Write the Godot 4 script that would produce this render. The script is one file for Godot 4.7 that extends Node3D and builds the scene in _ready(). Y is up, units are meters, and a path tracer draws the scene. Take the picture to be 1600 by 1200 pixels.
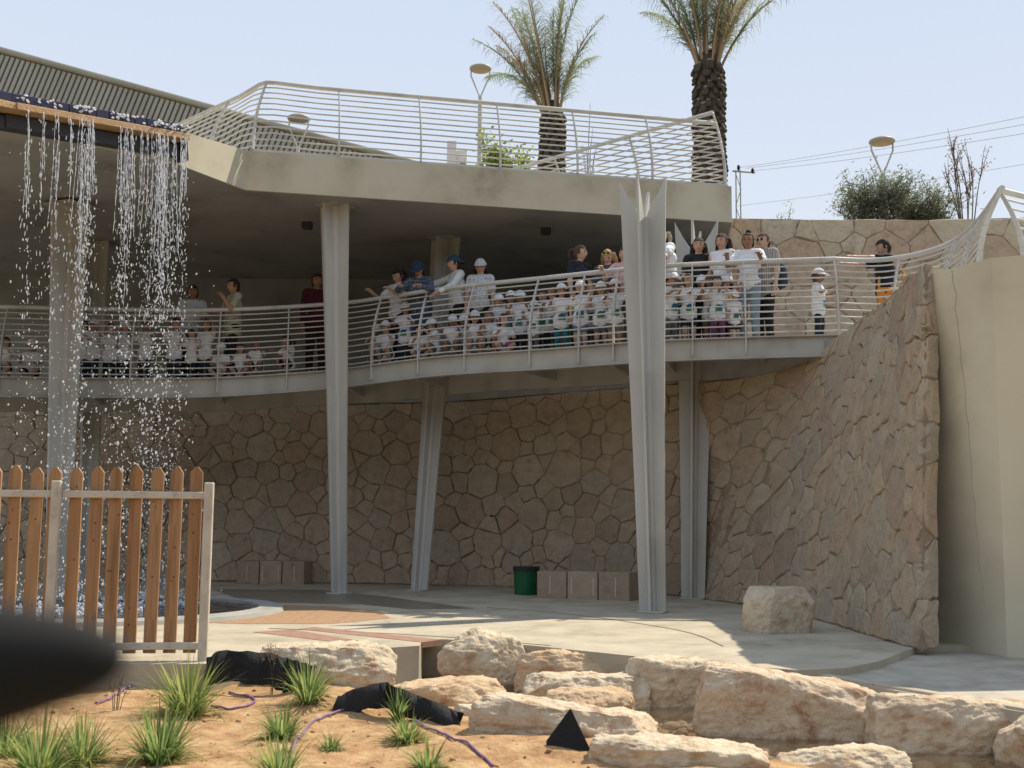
extends Node3D
# An amphitheatre plaza under a concrete terrace with a waterfall, a curved footbridge full of children, and a rock garden in front.

var M := {}
var taken := {}
var rng := RandomNumberGenerator.new()
var noise := FastNoiseLite.new()

# ---------------------------------------------------------------- naming
func numbered(called: String) -> String:
	var n: int = taken.get(called, 0)
	taken[called] = n + 1
	return called if n == 0 else "%s_%03d" % [called, n]

func tag(o: Node, label: String, category: String, group := "", kind := "") -> void:
	if label: o.set_meta("label", label)
	if category: o.set_meta("category", category)
	if group: o.set_meta("group", group)
	if kind: o.set_meta("kind", kind)

func thing(called: String, label: String, category: String, at := Vector3.ZERO, turn := 0.0, group := "") -> Node3D:
	var o := Node3D.new()
	o.name = numbered(called)
	add_child(o)
	o.position = at
	o.rotation.y = turn
	tag(o, label, category, group)
	return o

func put(called: String, mesh: Mesh, m: Material, parent: Node = self) -> MeshInstance3D:
	var o := MeshInstance3D.new()
	o.name = numbered(called) if parent == self else called
	o.mesh = mesh
	o.material_override = m
	parent.add_child(o, true)
	return o

func struct(called: String, mesh: Mesh, m: Material, parent: Node = self) -> MeshInstance3D:
	var o := put(called, mesh, m, parent)
	if parent == self: o.set_meta("kind", "structure")
	return o

# ---------------------------------------------------------------- shapes
func mb() -> SurfaceTool:
	var st := SurfaceTool.new()
	st.begin(Mesh.PRIMITIVE_TRIANGLES)
	return st

func flat(st: SurfaceTool) -> ArrayMesh:
	st.generate_normals()
	return st.commit()

func tri(st: SurfaceTool, a: Vector3, b: Vector3, c: Vector3) -> void:
	st.set_smooth_group(-1)
	st.add_vertex(a); st.add_vertex(b); st.add_vertex(c)

func quad(st: SurfaceTool, a: Vector3, b: Vector3, c: Vector3, d: Vector3) -> void:
	tri(st, a, b, c)
	tri(st, a, c, d)

# a box with chamfered edges
func box(st: SurfaceTool, xf: Transform3D, size: Vector3, ch := 0.006) -> void:
	var h := size / 2.0
	var c := minf(ch, minf(h.x, minf(h.y, h.z)) * 0.6)
	var p := func(x: float, y: float, z: float) -> Vector3: return xf * Vector3(x, y, z)
	for s: float in [-1.0, 1.0]:
		var f := [[Vector3(s * h.x, -(h.y - c), -(h.z - c)), Vector3(s * h.x, h.y - c, -(h.z - c)), Vector3(s * h.x, h.y - c, h.z - c), Vector3(s * h.x, -(h.y - c), h.z - c)],
			[Vector3(-(h.x - c), s * h.y, -(h.z - c)), Vector3(-(h.x - c), s * h.y, h.z - c), Vector3(h.x - c, s * h.y, h.z - c), Vector3(h.x - c, s * h.y, -(h.z - c))],
			[Vector3(-(h.x - c), -(h.y - c), s * h.z), Vector3(h.x - c, -(h.y - c), s * h.z), Vector3(h.x - c, h.y - c, s * h.z), Vector3(-(h.x - c), h.y - c, s * h.z)]]
		for q in f:
			if s > 0: quad(st, xf * q[3], xf * q[2], xf * q[1], xf * q[0])
			else: quad(st, xf * q[0], xf * q[1], xf * q[2], xf * q[3])
		for t: float in [-1.0, 1.0]:
			quad(st, p.call(s * h.x, t * (h.y - c), -(h.z - c)), p.call(s * h.x, t * (h.y - c), h.z - c), p.call(s * (h.x - c), t * h.y, h.z - c), p.call(s * (h.x - c), t * h.y, -(h.z - c)))
			quad(st, p.call(s * h.x, -(h.y - c), t * (h.z - c)), p.call(s * h.x, h.y - c, t * (h.z - c)), p.call(s * (h.x - c), h.y - c, t * h.z), p.call(s * (h.x - c), -(h.y - c), t * h.z))
			quad(st, p.call(-(h.x - c), s * h.y, t * (h.z - c)), p.call(h.x - c, s * h.y, t * (h.z - c)), p.call(h.x - c, s * (h.y - c), t * h.z), p.call(-(h.x - c), s * (h.y - c), t * h.z))
			for u: float in [-1.0, 1.0]:
				tri(st, p.call(s * h.x, t * (h.y - c), u * (h.z - c)), p.call(s * (h.x - c), t * h.y, u * (h.z - c)), p.call(s * (h.x - c), t * (h.y - c), u * h.z))

func box_mesh(xf: Transform3D, size: Vector3, ch := 0.006) -> ArrayMesh:
	var st := mb()
	box(st, xf, size, ch)
	return flat(st)

# a bar between two points with a rectangular section; "up" gives the direction of its height
func bar(st: SurfaceTool, a: Vector3, b: Vector3, w: float, h: float, up := Vector3.UP) -> void:
	var z := (b - a).normalized()
	var x := up.cross(z).normalized()
	if x.length() < 0.1: x = Vector3.RIGHT
	box(st, Transform3D(Basis(x, z.cross(x), z), (a + b) / 2.0), Vector3(w, h, (b - a).length()))

# a round tube along points; r is one radius or one for each point
func tube(st: SurfaceTool, pts: Array, r, sides := 8, caps := true) -> void:
	var n := pts.size()
	var rings := []
	var side := Vector3.ZERO
	for i in n:
		var t: Vector3 = (pts[mini(i + 1, n - 1)] - pts[maxi(i - 1, 0)]).normalized()
		if side == Vector3.ZERO:
			side = t.cross(Vector3.UP if absf(t.y) < 0.9 else Vector3.RIGHT).normalized()
		side = (side - t * side.dot(t)).normalized()
		var other := t.cross(side)
		var rad: float = r[i] if r is Array else r
		var ring := []
		for k in sides:
			var a := TAU * k / sides
			ring.append(pts[i] + (side * cos(a) + other * sin(a)) * rad)
		rings.append(ring)
	st.set_smooth_group(1)
	for i in n - 1:
		for k in sides:
			var l := (k + 1) % sides
			for v: Vector3 in [rings[i][k], rings[i][l], rings[i + 1][l], rings[i][k], rings[i + 1][l], rings[i + 1][k]]:
				st.add_vertex(v)
	if caps:
		for k in range(1, sides - 1):
			tri(st, rings[0][0], rings[0][k + 1], rings[0][k])
			tri(st, rings[n - 1][0], rings[n - 1][k], rings[n - 1][k + 1])

func tube_mesh(pts: Array, r, sides := 8) -> ArrayMesh:
	var st := mb()
	tube(st, pts, r, sides)
	return flat(st)

# a vertical prism on a plan polygon; bottoms may be one height or one for each corner
func prism(st: SurfaceTool, plan: Array, bottom, top) -> void:
	var poly := PackedVector2Array()
	for p: Vector3 in plan: poly.append(Vector2(p.x, p.z))
	var idx := Geometry2D.triangulate_polygon(poly)
	var n := plan.size()
	var up := []
	var dn := []
	for i in n:
		up.append(Vector3(poly[i].x, top[i] if top is Array else top, poly[i].y))
		dn.append(Vector3(poly[i].x, bottom[i] if bottom is Array else bottom, poly[i].y))
	for k in range(0, idx.size(), 3):
		tri(st, up[idx[k]], up[idx[k + 1]], up[idx[k + 2]])
		tri(st, dn[idx[k]], dn[idx[k + 2]], dn[idx[k + 1]])
	for i in n:
		var j := (i + 1) % n
		quad(st, up[i], up[j], dn[j], dn[i])

func prism_mesh(plan: Array, bottom, top) -> ArrayMesh:
	var st := mb()
	prism(st, plan, bottom, top)
	return flat(st)

# a flat plate: an outline in the plane of x and y axes, with thickness along their normal
func plate(st: SurfaceTool, outline: Array, o: Vector3, ax: Vector3, ay: Vector3, thick: float) -> void:
	var poly := PackedVector2Array(outline)
	var nrm := ax.cross(ay).normalized() * thick / 2.0
	var idx := Geometry2D.triangulate_polygon(poly)
	var a := []
	var b := []
	for q in poly:
		a.append(o + ax * q.x + ay * q.y + nrm)
		b.append(o + ax * q.x + ay * q.y - nrm)
	for k in range(0, idx.size(), 3):
		tri(st, a[idx[k]], a[idx[k + 1]], a[idx[k + 2]])
		tri(st, b[idx[k]], b[idx[k + 2]], b[idx[k + 1]])
	for i in poly.size():
		var j := (i + 1) % poly.size()
		quad(st, a[i], a[j], b[j], b[i])

func smooth(pts: Array, per := 6) -> Array:
	var out := []
	var n := pts.size()
	for i in n - 1:
		for k in per:
			out.append((pts[i] as Vector3).cubic_interpolate(pts[i + 1], pts[maxi(i - 1, 0)], pts[mini(i + 2, n - 1)], float(k) / per))
	out.append(pts[n - 1])
	return out

func path_at(pts: Array, d: float) -> Vector3:
	for i in pts.size() - 1:
		var l: float = (pts[i + 1] - pts[i]).length()
		if d <= l: return pts[i].lerp(pts[i + 1], d / l)
		d -= l
	return pts[-1]

func path_len(pts: Array) -> float:
	var l := 0.0
	for i in pts.size() - 1: l += (pts[i + 1] - pts[i]).length()
	return l

# an ellipsoid-like ball appended to a surface
func ball(st: SurfaceTool, c: Vector3, r: Vector3, rows := 7, cols := 10, turn := Basis.IDENTITY) -> void:
	var g := []
	for i in rows + 1:
		var row := []
		for k in cols:
			var a := PI * i / rows
			var b := TAU * k / cols
			row.append(c + turn * (Vector3(sin(a) * cos(b), cos(a), sin(a) * sin(b)) * r))
		g.append(row)
	st.set_smooth_group(2)
	for i in rows:
		for k in cols:
			var l := (k + 1) % cols
			for v: Vector3 in [g[i][k], g[i][l], g[i + 1][l], g[i][k], g[i + 1][l], g[i + 1][k]]:
				st.add_vertex(v)

# ---------------------------------------------------------------- materials
func lin(c: Array) -> Color:
	return Color(c[0], c[1], c[2]).linear_to_srgb()

# a tileable mottled picture: noise sent through a row of colours (linear values)
func tex(seed_: int, freq: float, colors: Array, octaves := 5, size := 512, gain := 0.55, stretch := Vector2.ONE) -> ImageTexture:
	var f := FastNoiseLite.new()
	f.seed = seed_
	f.noise_type = FastNoiseLite.TYPE_SIMPLEX_SMOOTH
	f.frequency = freq
	f.fractal_octaves = octaves
	f.fractal_gain = gain
	var im := f.get_seamless_image(int(size * stretch.x), int(size * stretch.y))
	if stretch != Vector2.ONE: im.resize(size, size, Image.INTERPOLATE_CUBIC)
	im.convert(Image.FORMAT_L8)
	var src := im.get_data()
	var lut := []
	for i in 256:
		var t := i / 255.0 * (colors.size() - 1)
		var k := mini(int(t), colors.size() - 2)
		var c := lin(colors[k]).lerp(lin(colors[k + 1]), t - k)
		lut.append([int(clampf(c.r, 0, 1) * 255), int(clampf(c.g, 0, 1) * 255), int(clampf(c.b, 0, 1) * 255)])
	var out := PackedByteArray()
	out.resize(src.size() * 3)
	for i in src.size():
		var q: Array = lut[src[i]]
		out[i * 3] = q[0]
		out[i * 3 + 1] = q[1]
		out[i * 3 + 2] = q[2]
	return ImageTexture.create_from_image(Image.create_from_data(size, size, false, Image.FORMAT_RGB8, out))

func mat(color: Array, rough := 0.8, map: Texture2D = null, scale := 1.0, relief: Texture2D = null, depth := 1.0) -> StandardMaterial3D:
	var m := StandardMaterial3D.new()
	m.albedo_color = lin(color)
	m.roughness = rough
	m.metallic_specular = 0.4
	m.cull_mode = BaseMaterial3D.CULL_DISABLED
	if map or relief:
		m.uv1_triplanar = true
		m.uv1_world_triplanar = true
		m.uv1_scale = Vector3.ONE * scale
	if map: m.albedo_texture = map
	if relief:
		m.heightmap_enabled = true
		m.heightmap_texture = relief
		m.heightmap_scale = depth
	return m

func materials() -> void:
	var grit := tex(3, 0.03, [[0.02, 0.02, 0.02], [1, 1, 1]], 6, 512, 0.7)
	var mott := tex(5, 0.008, [[0.55, 0.55, 0.56], [0.82, 0.82, 0.82], [0.95, 0.95, 0.94], [1, 1, 1]], 6, 512, 0.6)
	var stain := tex(8, 0.006, [[0.55, 0.52, 0.47], [0.84, 0.82, 0.79], [0.97, 0.96, 0.95], [1, 1, 1], [0.86, 0.85, 0.82]], 6, 512, 0.58)
	var streak := tex(9, 0.008, [[0.75, 0.74, 0.71], [0.95, 0.95, 0.94], [1, 1, 1]], 5, 512, 0.5, Vector2(1, 0.125))
	var rust := tex(12, 0.007, [[0.22, 0.115, 0.07], [0.29, 0.16, 0.1], [0.4, 0.26, 0.165], [0.54, 0.43, 0.305], [0.6, 0.51, 0.38], [0.52, 0.4, 0.28], [0.4, 0.26, 0.165], [0.27, 0.15, 0.095]], 6, 512, 0.66)
	var pale := tex(17, 0.008, [[0.3, 0.2, 0.12], [0.4, 0.28, 0.175], [0.52, 0.42, 0.295], [0.6, 0.52, 0.39], [0.56, 0.46, 0.32], [0.42, 0.29, 0.19], [0.34, 0.25, 0.18]], 6, 512, 0.62)
	var sand := tex(21, 0.01, [[0.2, 0.105, 0.05], [0.31, 0.175, 0.085], [0.4, 0.245, 0.12], [0.46, 0.31, 0.165], [0.52, 0.39, 0.24]], 6, 512, 0.68)
	var wood := tex(25, 0.012, [[0.4, 0.36, 0.32], [0.78, 0.76, 0.73], [1, 1, 1]], 5, 512, 0.6, Vector2(1, 0.06))
	var conc := tex(29, 0.005, [[0.5, 0.48, 0.45], [0.78, 0.76, 0.73], [0.93, 0.92, 0.9], [1, 1, 1]], 7, 1024, 0.66)
	M.plaster = mat([0.58, 0.535, 0.41], 0.9, stain, 0.16, grit, 0.25)
	M.plaster_yellow = mat([0.66, 0.605, 0.455], 0.9, stain, 0.11, grit, 0.25)
	M.concrete = mat([0.5, 0.45, 0.355], 0.85, conc, 0.21, grit, 0.3)
	M.pavement = mat([0.47, 0.435, 0.365], 0.85, conc, 0.33, grit, 0.4)
	M.raw_concrete = mat([0.36, 0.355, 0.335], 0.9, streak, 0.7, grit, 0.6)
	M.ceiling_shade = mat([0.36, 0.355, 0.335], 0.9, mott, 0.12)  # shade under the terrace put into a grey darker than the plaster
	M.steel = mat([0.53, 0.51, 0.465], 0.5, streak, 0.45)
	M.beam = mat([0.47, 0.455, 0.415], 0.55, streak, 0.4)
	M.rail = mat([0.62, 0.6, 0.56], 0.45, mott, 0.5)
	M.dark_metal = mat([0.045, 0.045, 0.05], 0.5)
	M.mortar = mat([0.34, 0.26, 0.185], 0.95, mott, 1.2, grit, 1.0)
	M.stones = []
	for c in [[0.447, 0.348, 0.246], [0.484, 0.38, 0.268], [0.41, 0.316, 0.228], [0.512, 0.416, 0.301], [0.447, 0.325, 0.233], [0.438, 0.361, 0.268], [0.484, 0.361, 0.25], [0.456, 0.375, 0.273]]:
		M.stones.append(mat(c, 0.92, mott, 0.75 + 0.1 * M.stones.size(), grit, 1.4))
	M.pale_stones = []
	for c in [[0.56, 0.44, 0.31], [0.6, 0.48, 0.34], [0.54, 0.4, 0.28], [0.62, 0.51, 0.37], [0.55, 0.4, 0.28], [0.58, 0.49, 0.37]]:
		M.pale_stones.append(mat(c, 0.92, mott, 0.7 + 0.1 * M.pale_stones.size(), grit, 1.4))
	M.rock_rust = mat([1, 1, 1], 0.92, rust, 0.62, grit, 2.2)
	M.rock_pale = mat([1, 1, 1], 0.92, pale, 0.7, grit, 2.0)
	M.rock_pink = mat([0.98, 0.86, 0.76], 0.92, pale, 0.55, grit, 2.0)
	M.sand = mat([1, 1, 1], 0.97, sand, 0.7, grit, 1.6)
	M.earth = mat([0.72, 0.88, 1.0], 0.97, sand, 0.05)
	M.pickets = []
	for c in [[0.46, 0.27, 0.14], [0.5, 0.3, 0.16], [0.41, 0.23, 0.115], [0.54, 0.335, 0.185]]:
		M.pickets.append(mat(c, 0.7, wood, 1.1 + 0.17 * M.pickets.size(), wood, 0.3))
	M.fence_paint = mat([0.62, 0.57, 0.48], 0.5, mott, 0.8)
	M.knot = mat([0.16, 0.06, 0.03], 0.8)
	M.liner = mat([0.016, 0.015, 0.015], 0.75, mott, 1.5, grit, 0.8)
	M.purple = mat([0.26, 0.15, 0.3], 0.6, mott, 2.0)
	M.black = mat([0.014, 0.014, 0.014], 0.85)
	M.green_bin = mat([0.012, 0.11, 0.045], 0.45, mott, 1.0)
	M.bin_rim = mat([0.02, 0.03, 0.025], 0.5)
	M.terracotta = mat([0.46, 0.29, 0.17], 0.85, mott, 2.0, grit, 1.5)
	M.red_band = mat([0.36, 0.21, 0.155], 0.85, mott, 1.3)
	M.wet = mat([0.25, 0.21, 0.165], 0.35, mott, 0.8)
	M.tile = mat([0.035, 0.035, 0.075], 0.2)
	M.lip = mat([0.56, 0.35, 0.18], 0.4, mott, 1.5, grit, 0.8)
	M.rib = mat([0.4, 0.39, 0.335], 0.6, streak, 0.15)
	M.rib_dark = mat([0.27, 0.265, 0.225], 0.6)
	M.white_wall = mat([0.75, 0.74, 0.72], 0.9, stain, 0.1)
	M.chalk = mat([0.62, 0.57, 0.5], 0.9)
	M.lamp_disc = mat([0.42, 0.38, 0.33], 0.5)
	M.crack = mat([0.4, 0.345, 0.24], 0.95)
	# water
	M.pool = mat([0.012, 0.016, 0.03], 0.06)
	M.pool.metallic_specular = 0.6
	M.foam = mat([0.86, 0.88, 0.92], 0.25)
	M.foam.roughness = 0.3
	M.foam.transparency = BaseMaterial3D.TRANSPARENCY_ALPHA
	M.foam.albedo_color.a = 0.72
	M.foam.backlight_enabled = true
	M.foam.backlight = Color(0.7, 0.72, 0.75)
	M.stream = mat([0.12, 0.085, 0.045], 0.04, null, 1.3, tex(44, 0.02, [[0, 0, 0], [1, 1, 1]], 3, 256), 0.8)
	M.stream.transparency = BaseMaterial3D.TRANSPARENCY_ALPHA
	M.stream.albedo_color.a = 0.35
	# plants
	for g in [["grass", [0.08, 0.115, 0.04], 0.4], ["grass_light", [0.2, 0.225, 0.075], 0.5], ["frond", [0.09, 0.105, 0.065], 0.35], ["frond_dry", [0.24, 0.195, 0.125], 0.35], ["olive", [0.09, 0.105, 0.07], 0.3], ["olive_pale", [0.17, 0.185, 0.13], 0.3], ["lime", [0.17, 0.22, 0.04], 0.5], ["twig_leaf", [0.12, 0.08, 0.06], 0.3]]:
		var m := mat(g[1], 0.85)
		m.metallic_specular = 0.2
		m.backlight_enabled = true
		var top: float = maxf(g[1][0], maxf(g[1][1], g[1][2]))
		m.backlight = lin([g[1][0] / top * g[2], g[1][1] / top * g[2], g[1][2] / top * g[2]])
		M[g[0]] = m
	M.added_hill = mat([0.05, 0.056, 0.03], 1.0, mott, 0.06)  # dark green for the added slope that holds back low sky
	M.stalk = mat([0.34, 0.25, 0.16], 0.8)
	M.bark = mat([0.1, 0.078, 0.058], 0.95, mott, 2.0, grit, 2.0)
	M.bark_cut = mat([0.28, 0.23, 0.17], 0.95, mott, 2.0)
	M.twig = mat([0.17, 0.13, 0.1], 0.9)
	M.eyes = mat([1, 1, 1], 0.6)

func cloth(c: Array) -> StandardMaterial3D:
	var key := "cloth%s" % str(c)
	if not M.has(key):
		if not M.has("folds"): M.folds = tex(61, 0.012, [[0, 0, 0], [1, 1, 1]], 2, 256)
		var m := mat(c, 0.9, null, 2.2, M.folds, 3.0)
		m.rim_enabled = true
		m.rim = 0.3
		M[key] = m
	return M[key]

func skin(c: Array) -> StandardMaterial3D:
	var key := "skin%s" % str(c)
	if not M.has(key):
		var m := mat(c, 0.55)
		m.vertex_color_use_as_albedo = true
		M[key] = m
	return M[key]

# ---------------------------------------------------------------- rubble walls
# stones as cells of a jittered partition, laid on a ruled face between a foot line and a head line
func stone_face(parent: Node, foot: Array, head: Array, seed_: int, rmin: float, rmax: float, inner_side: float, kinds: Array) -> void:
	var r := RandomNumberGenerator.new()
	r.seed = seed_
	var n := foot.size()
	var run := [0.0]
	for i in n - 1:
		run.append(run[i] + ((foot[i + 1] - foot[i]).length() + (head[i + 1] - head[i]).length()) / 2.0)
	var length: float = run[n - 1]
	var height := 0.0
	for i in n: height += (head[i] - foot[i]).length() / n
	var place := func(u: float, v: float, w: float) -> Vector3:
		var k := 0
		while k < n - 2 and run[k + 1] < u: k += 1
		var t: float = (u - run[k]) / (run[k + 1] - run[k])
		var a: Vector3 = foot[k].lerp(foot[k + 1], t)
		var b: Vector3 = head[k].lerp(head[k + 1], t)
		var nrm: Vector3 = (b - a).cross((foot[k + 1] - foot[k]) + (head[k + 1] - head[k])).normalized() * inner_side
		return a.lerp(b, v / height) + nrm * w
	var core := mb()
	for i in n - 1:
		quad(core, foot[i], head[i], head[i + 1], foot[i + 1])
	put("mortar", flat(core), M.mortar, parent)
	var seeds := []
	var made := []
	for k in 14000:
		var rad := lerpf(rmax, rmin, pow(float(k) / 14000.0, 0.22)) * r.randf_range(0.75, 1.2)
		var q := Vector2(r.randf() * length, r.randf() * height)
		var free := true
		for s in seeds:
			if absf(s[0].x - q.x) < 1.2 and s[0].distance_to(q) < (rad + s[1]) * 0.93:
				free = false
				break
		if free: seeds.append([q, rad])
	for i in seeds.size():
		var p: Vector2 = seeds[i][0]
		var cell := PackedVector2Array([Vector2(0, 0), Vector2(length, 0), Vector2(length, height), Vector2(0, height)])
		for j in seeds.size():
			if j == i or seeds[j][0].distance_to(p) > 2.2: continue
			var q: Vector2 = seeds[j][0]
			var dir := (q - p).normalized()
			var dd := p.distance_to(q)
			var mid: Vector2 = p + dir * (dd * dd + seeds[i][1] * seeds[i][1] - seeds[j][1] * seeds[j][1]) / (2.0 * dd)
			var kept := PackedVector2Array()
			for k in cell.size():
				var a := cell[k]
				var b := cell[(k + 1) % cell.size()]
				var da: float = (a - mid).dot(dir)
				var db: float = (b - mid).dot(dir)
				if da <= 0: kept.append(a)
				if (da < 0 and db > 0) or (da > 0 and db < 0): kept.append(a + (b - a) * (da / (da - db)))
			cell = kept
			if cell.size() < 3: break
		if cell.size() < 3: continue
		var inset := Geometry2D.offset_polygon(cell, -r.randf_range(0.001, 0.0065))
		if inset.is_empty() or inset[0].size() < 3: continue
		var rough := PackedVector2Array()
		var raw: PackedVector2Array = inset[0]
		for k in raw.size():
			var a := raw[k]
			var b := raw[(k + 1) % raw.size()]
			var l := a.distance_to(b)
			var prev := raw[(k + raw.size() - 1) % raw.size()]
			var cut := minf(0.016, minf(l, a.distance_to(prev)) * 0.25)
			rough.append(a + (prev - a).normalized() * cut)
			rough.append(a + (b - a).normalized() * cut)
			if l > 0.2:
				var side := (b - a).orthogonal().normalized()
				rough.append(a.lerp(b, r.randf_range(0.2, 0.4)) + side * r.randf_range(-0.02, 0.017))
				rough.append(a.lerp(b, r.randf_range(0.55, 0.8)) + side * r.randf_range(-0.02, 0.017))
		var mid2 := Vector2.ZERO
		for q in rough: mid2 += q / rough.size()
		var proud := r.randf_range(0.01, 0.036)
		var tilt := Vector2(r.randf_range(-0.03, 0.03), r.randf_range(-0.03, 0.03))
		var st := mb()
		var rings := [[], [], [], []]
		for q in rough:
			var wob := r.randf_range(-0.008, 0.008) + (q - mid2).dot(tilt)
			rings[0].append(place.call(clampf(q.x, 0.001, length - 0.001), q.y, -0.03))
			rings[1].append(place.call(clampf(q.x, 0.001, length - 0.001), q.y, proud - 0.016 + wob))
			var q2 := q.move_toward(mid2, 0.014)
			rings[2].append(place.call(clampf(q2.x, 0.001, length - 0.001), q2.y, proud + wob))
			var q3 := q.lerp(mid2, 0.55)
			rings[3].append(place.call(clampf(q3.x, 0.001, length - 0.001), q3.y, proud + 0.004 + (q3 - mid2).dot(tilt) + r.randf_range(-0.004, 0.004)))
		var c: Vector3 = place.call(clampf(mid2.x, 0.001, length - 0.001), mid2.y, proud + 0.005)
		var m := rough.size()
		for k in m:
			var l := (k + 1) % m
			for g in 3: quad(st, rings[g][k], rings[g + 1][k], rings[g + 1][l], rings[g][l])
			tri(st, rings[3][k], c, rings[3][l])
		var size := 0.0
		for k in m: size += rough[k].cross(rough[(k + 1) % m]) / 2.0
		made.append([absf(size), flat(st), kinds[r.randi() % kinds.size()]])
	made.sort_custom(func(a: Array, b: Array) -> bool: return a[0] > b[0])
	var rest := mb()
	for i in made.size():
		if i < 300: put("stone", made[i][1], made[i][2], parent)
		else: rest.append_from(made[i][1], 0, Transform3D.IDENTITY)
	if made.size() > 300:
		put("small_stones", rest.commit(), kinds[1], parent).set_meta("kind", "stuff")

# ---------------------------------------------------------------- boulders
# a rough block: a rounded cube, cut by planes, roughened by noise
func boulder(called: String, label: String, c: Vector3, size: Vector3, turn: float, seed_: int, m: Material, group: String, blocky := 5.0, tilt := 0.0, rough := 0.6) -> void:
	var r := RandomNumberGenerator.new()
	r.seed = seed_
	var cuts := []
	for k in 11:
		var d := Vector3(r.randf_range(-1, 1), r.randf_range(-0.2, 0.8), r.randf_range(-1, 1)).normalized()
		cuts.append([d, r.randf_range(0.7, 0.98) * (absf(d.x) + absf(d.y) + absf(d.z)) * (0.72 if blocky < 4.5 else 0.88)])
	var f := FastNoiseLite.new()
	f.seed = seed_
	f.frequency = 1.0
	f.fractal_octaves = 4
	f.fractal_gain = 0.55
	var ridge := FastNoiseLite.new()
	ridge.seed = seed_ + 1
	ridge.frequency = 1.0
	ridge.fractal_type = FastNoiseLite.FRACTAL_RIDGED
	ridge.fractal_octaves = 4
	ridge.fractal_gain = 0.6
	var n := 30
	var turned := Basis(Vector3.UP, turn) * Basis(Vector3.BACK, tilt)
	var st := mb()
	st.set_smooth_group(3)
	var faces := [[Vector3.RIGHT, Vector3.UP, Vector3.BACK], [Vector3.LEFT, Vector3.BACK, Vector3.UP], [Vector3.UP, Vector3.BACK, Vector3.RIGHT], [Vector3.DOWN, Vector3.RIGHT, Vector3.BACK], [Vector3.BACK, Vector3.RIGHT, Vector3.UP], [Vector3.FORWARD, Vector3.UP, Vector3.RIGHT]]
	var at := 0
	for face in faces:
		for i in n + 1:
			for j in n + 1:
				var q: Vector3 = face[0] + face[1] * (2.0 * i / n - 1.0) + face[2] * (2.0 * j / n - 1.0)
				var l := pow(pow(absf(q.x), blocky) + pow(absf(q.y), blocky) + pow(absf(q.z), blocky), 1.0 / blocky)
				q /= l
				for cut in cuts:
					var over: float = q.dot(cut[0]) - cut[1]
					if over > 0: q -= cut[0] * over * 0.97
				var s := q * size * 0.5
				var d := q.normalized()
				s += d * (f.get_noise_3dv(s * 1.7 + Vector3(seed_, 0, 0)) * 0.06 * rough + ridge.get_noise_3dv(s * 3.1) * 0.026 * rough + f.get_noise_3dv(s * 11.0) * 0.022 + f.get_noise_3dv(s * 30.0) * 0.012) * minf(1.0, size.length() * 0.8)
				st.add_vertex(turned * s)
		for i in n:
			for j in n:
				var a := at + i * (n + 1) + j
				for k: int in [a, a + n + 2, a + 1, a, a + n + 1, a + n + 2]: st.add_index(k)
		at += (n + 1) * (n + 1)
	st.generate_normals()
	var o := put(called, st.commit(), m)
	o.position = c
	tag(o, label, "boulder", group)

# ---------------------------------------------------------------- railings
# the top rail is the mesh "railing"; bars and posts are its children
func railing(parent: Node, line: Array, high: float, lean: float, belly: float, bars: int, spots: Array, outward: float, called := "railing", post_drop := 0.0, first := 0.06) -> MeshInstance3D:
	var n := line.size()
	var outs := []
	for i in n:
		var t: Vector3 = line[mini(i + 1, n - 1)] - line[maxi(i - 1, 0)]
		outs.append(Vector3(t.z, 0, -t.x).normalized() * outward)
	var off := func(i: int, t: float) -> Vector3:
		return line[i] + outs[i] * (belly * sin(PI * t) - lean * pow(t, 1.5)) + Vector3.UP * high * t
	var top := []
	for i in n: top.append(off.call(i, 1.0))
	var o := put(called, tube_mesh(top, 0.036, 10), M.rail, parent)
	for b in bars:
		var t := first + (1.0 - first) * float(b) / bars
		if t > 0.97: continue
		var p := []
		for i in n: p.append(off.call(i, t))
		put("bar", tube_mesh(p, 0.0125, 6), M.rail, o)
	for at: float in spots:
		var k := clampi(roundi(at * (n - 1)), 0, n - 1)
		var along: Vector3 = (line[mini(k + 1, n - 1)] - line[maxi(k - 1, 0)]).normalized()
		var st := mb()
		var prev := Vector3.ZERO
		for i in 9:
			var t := i / 8.0
			var q: Vector3 = off.call(k, t) + outs[k] * 0.03 * (1.0 - t)
			if i == 0: q += Vector3.DOWN * post_drop
			if i > 0: bar(st, prev, q, 0.022, 0.085 - 0.035 * t, outs[k])
			prev = q
		put("post", flat(st), M.rail, o)
	return o

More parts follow.
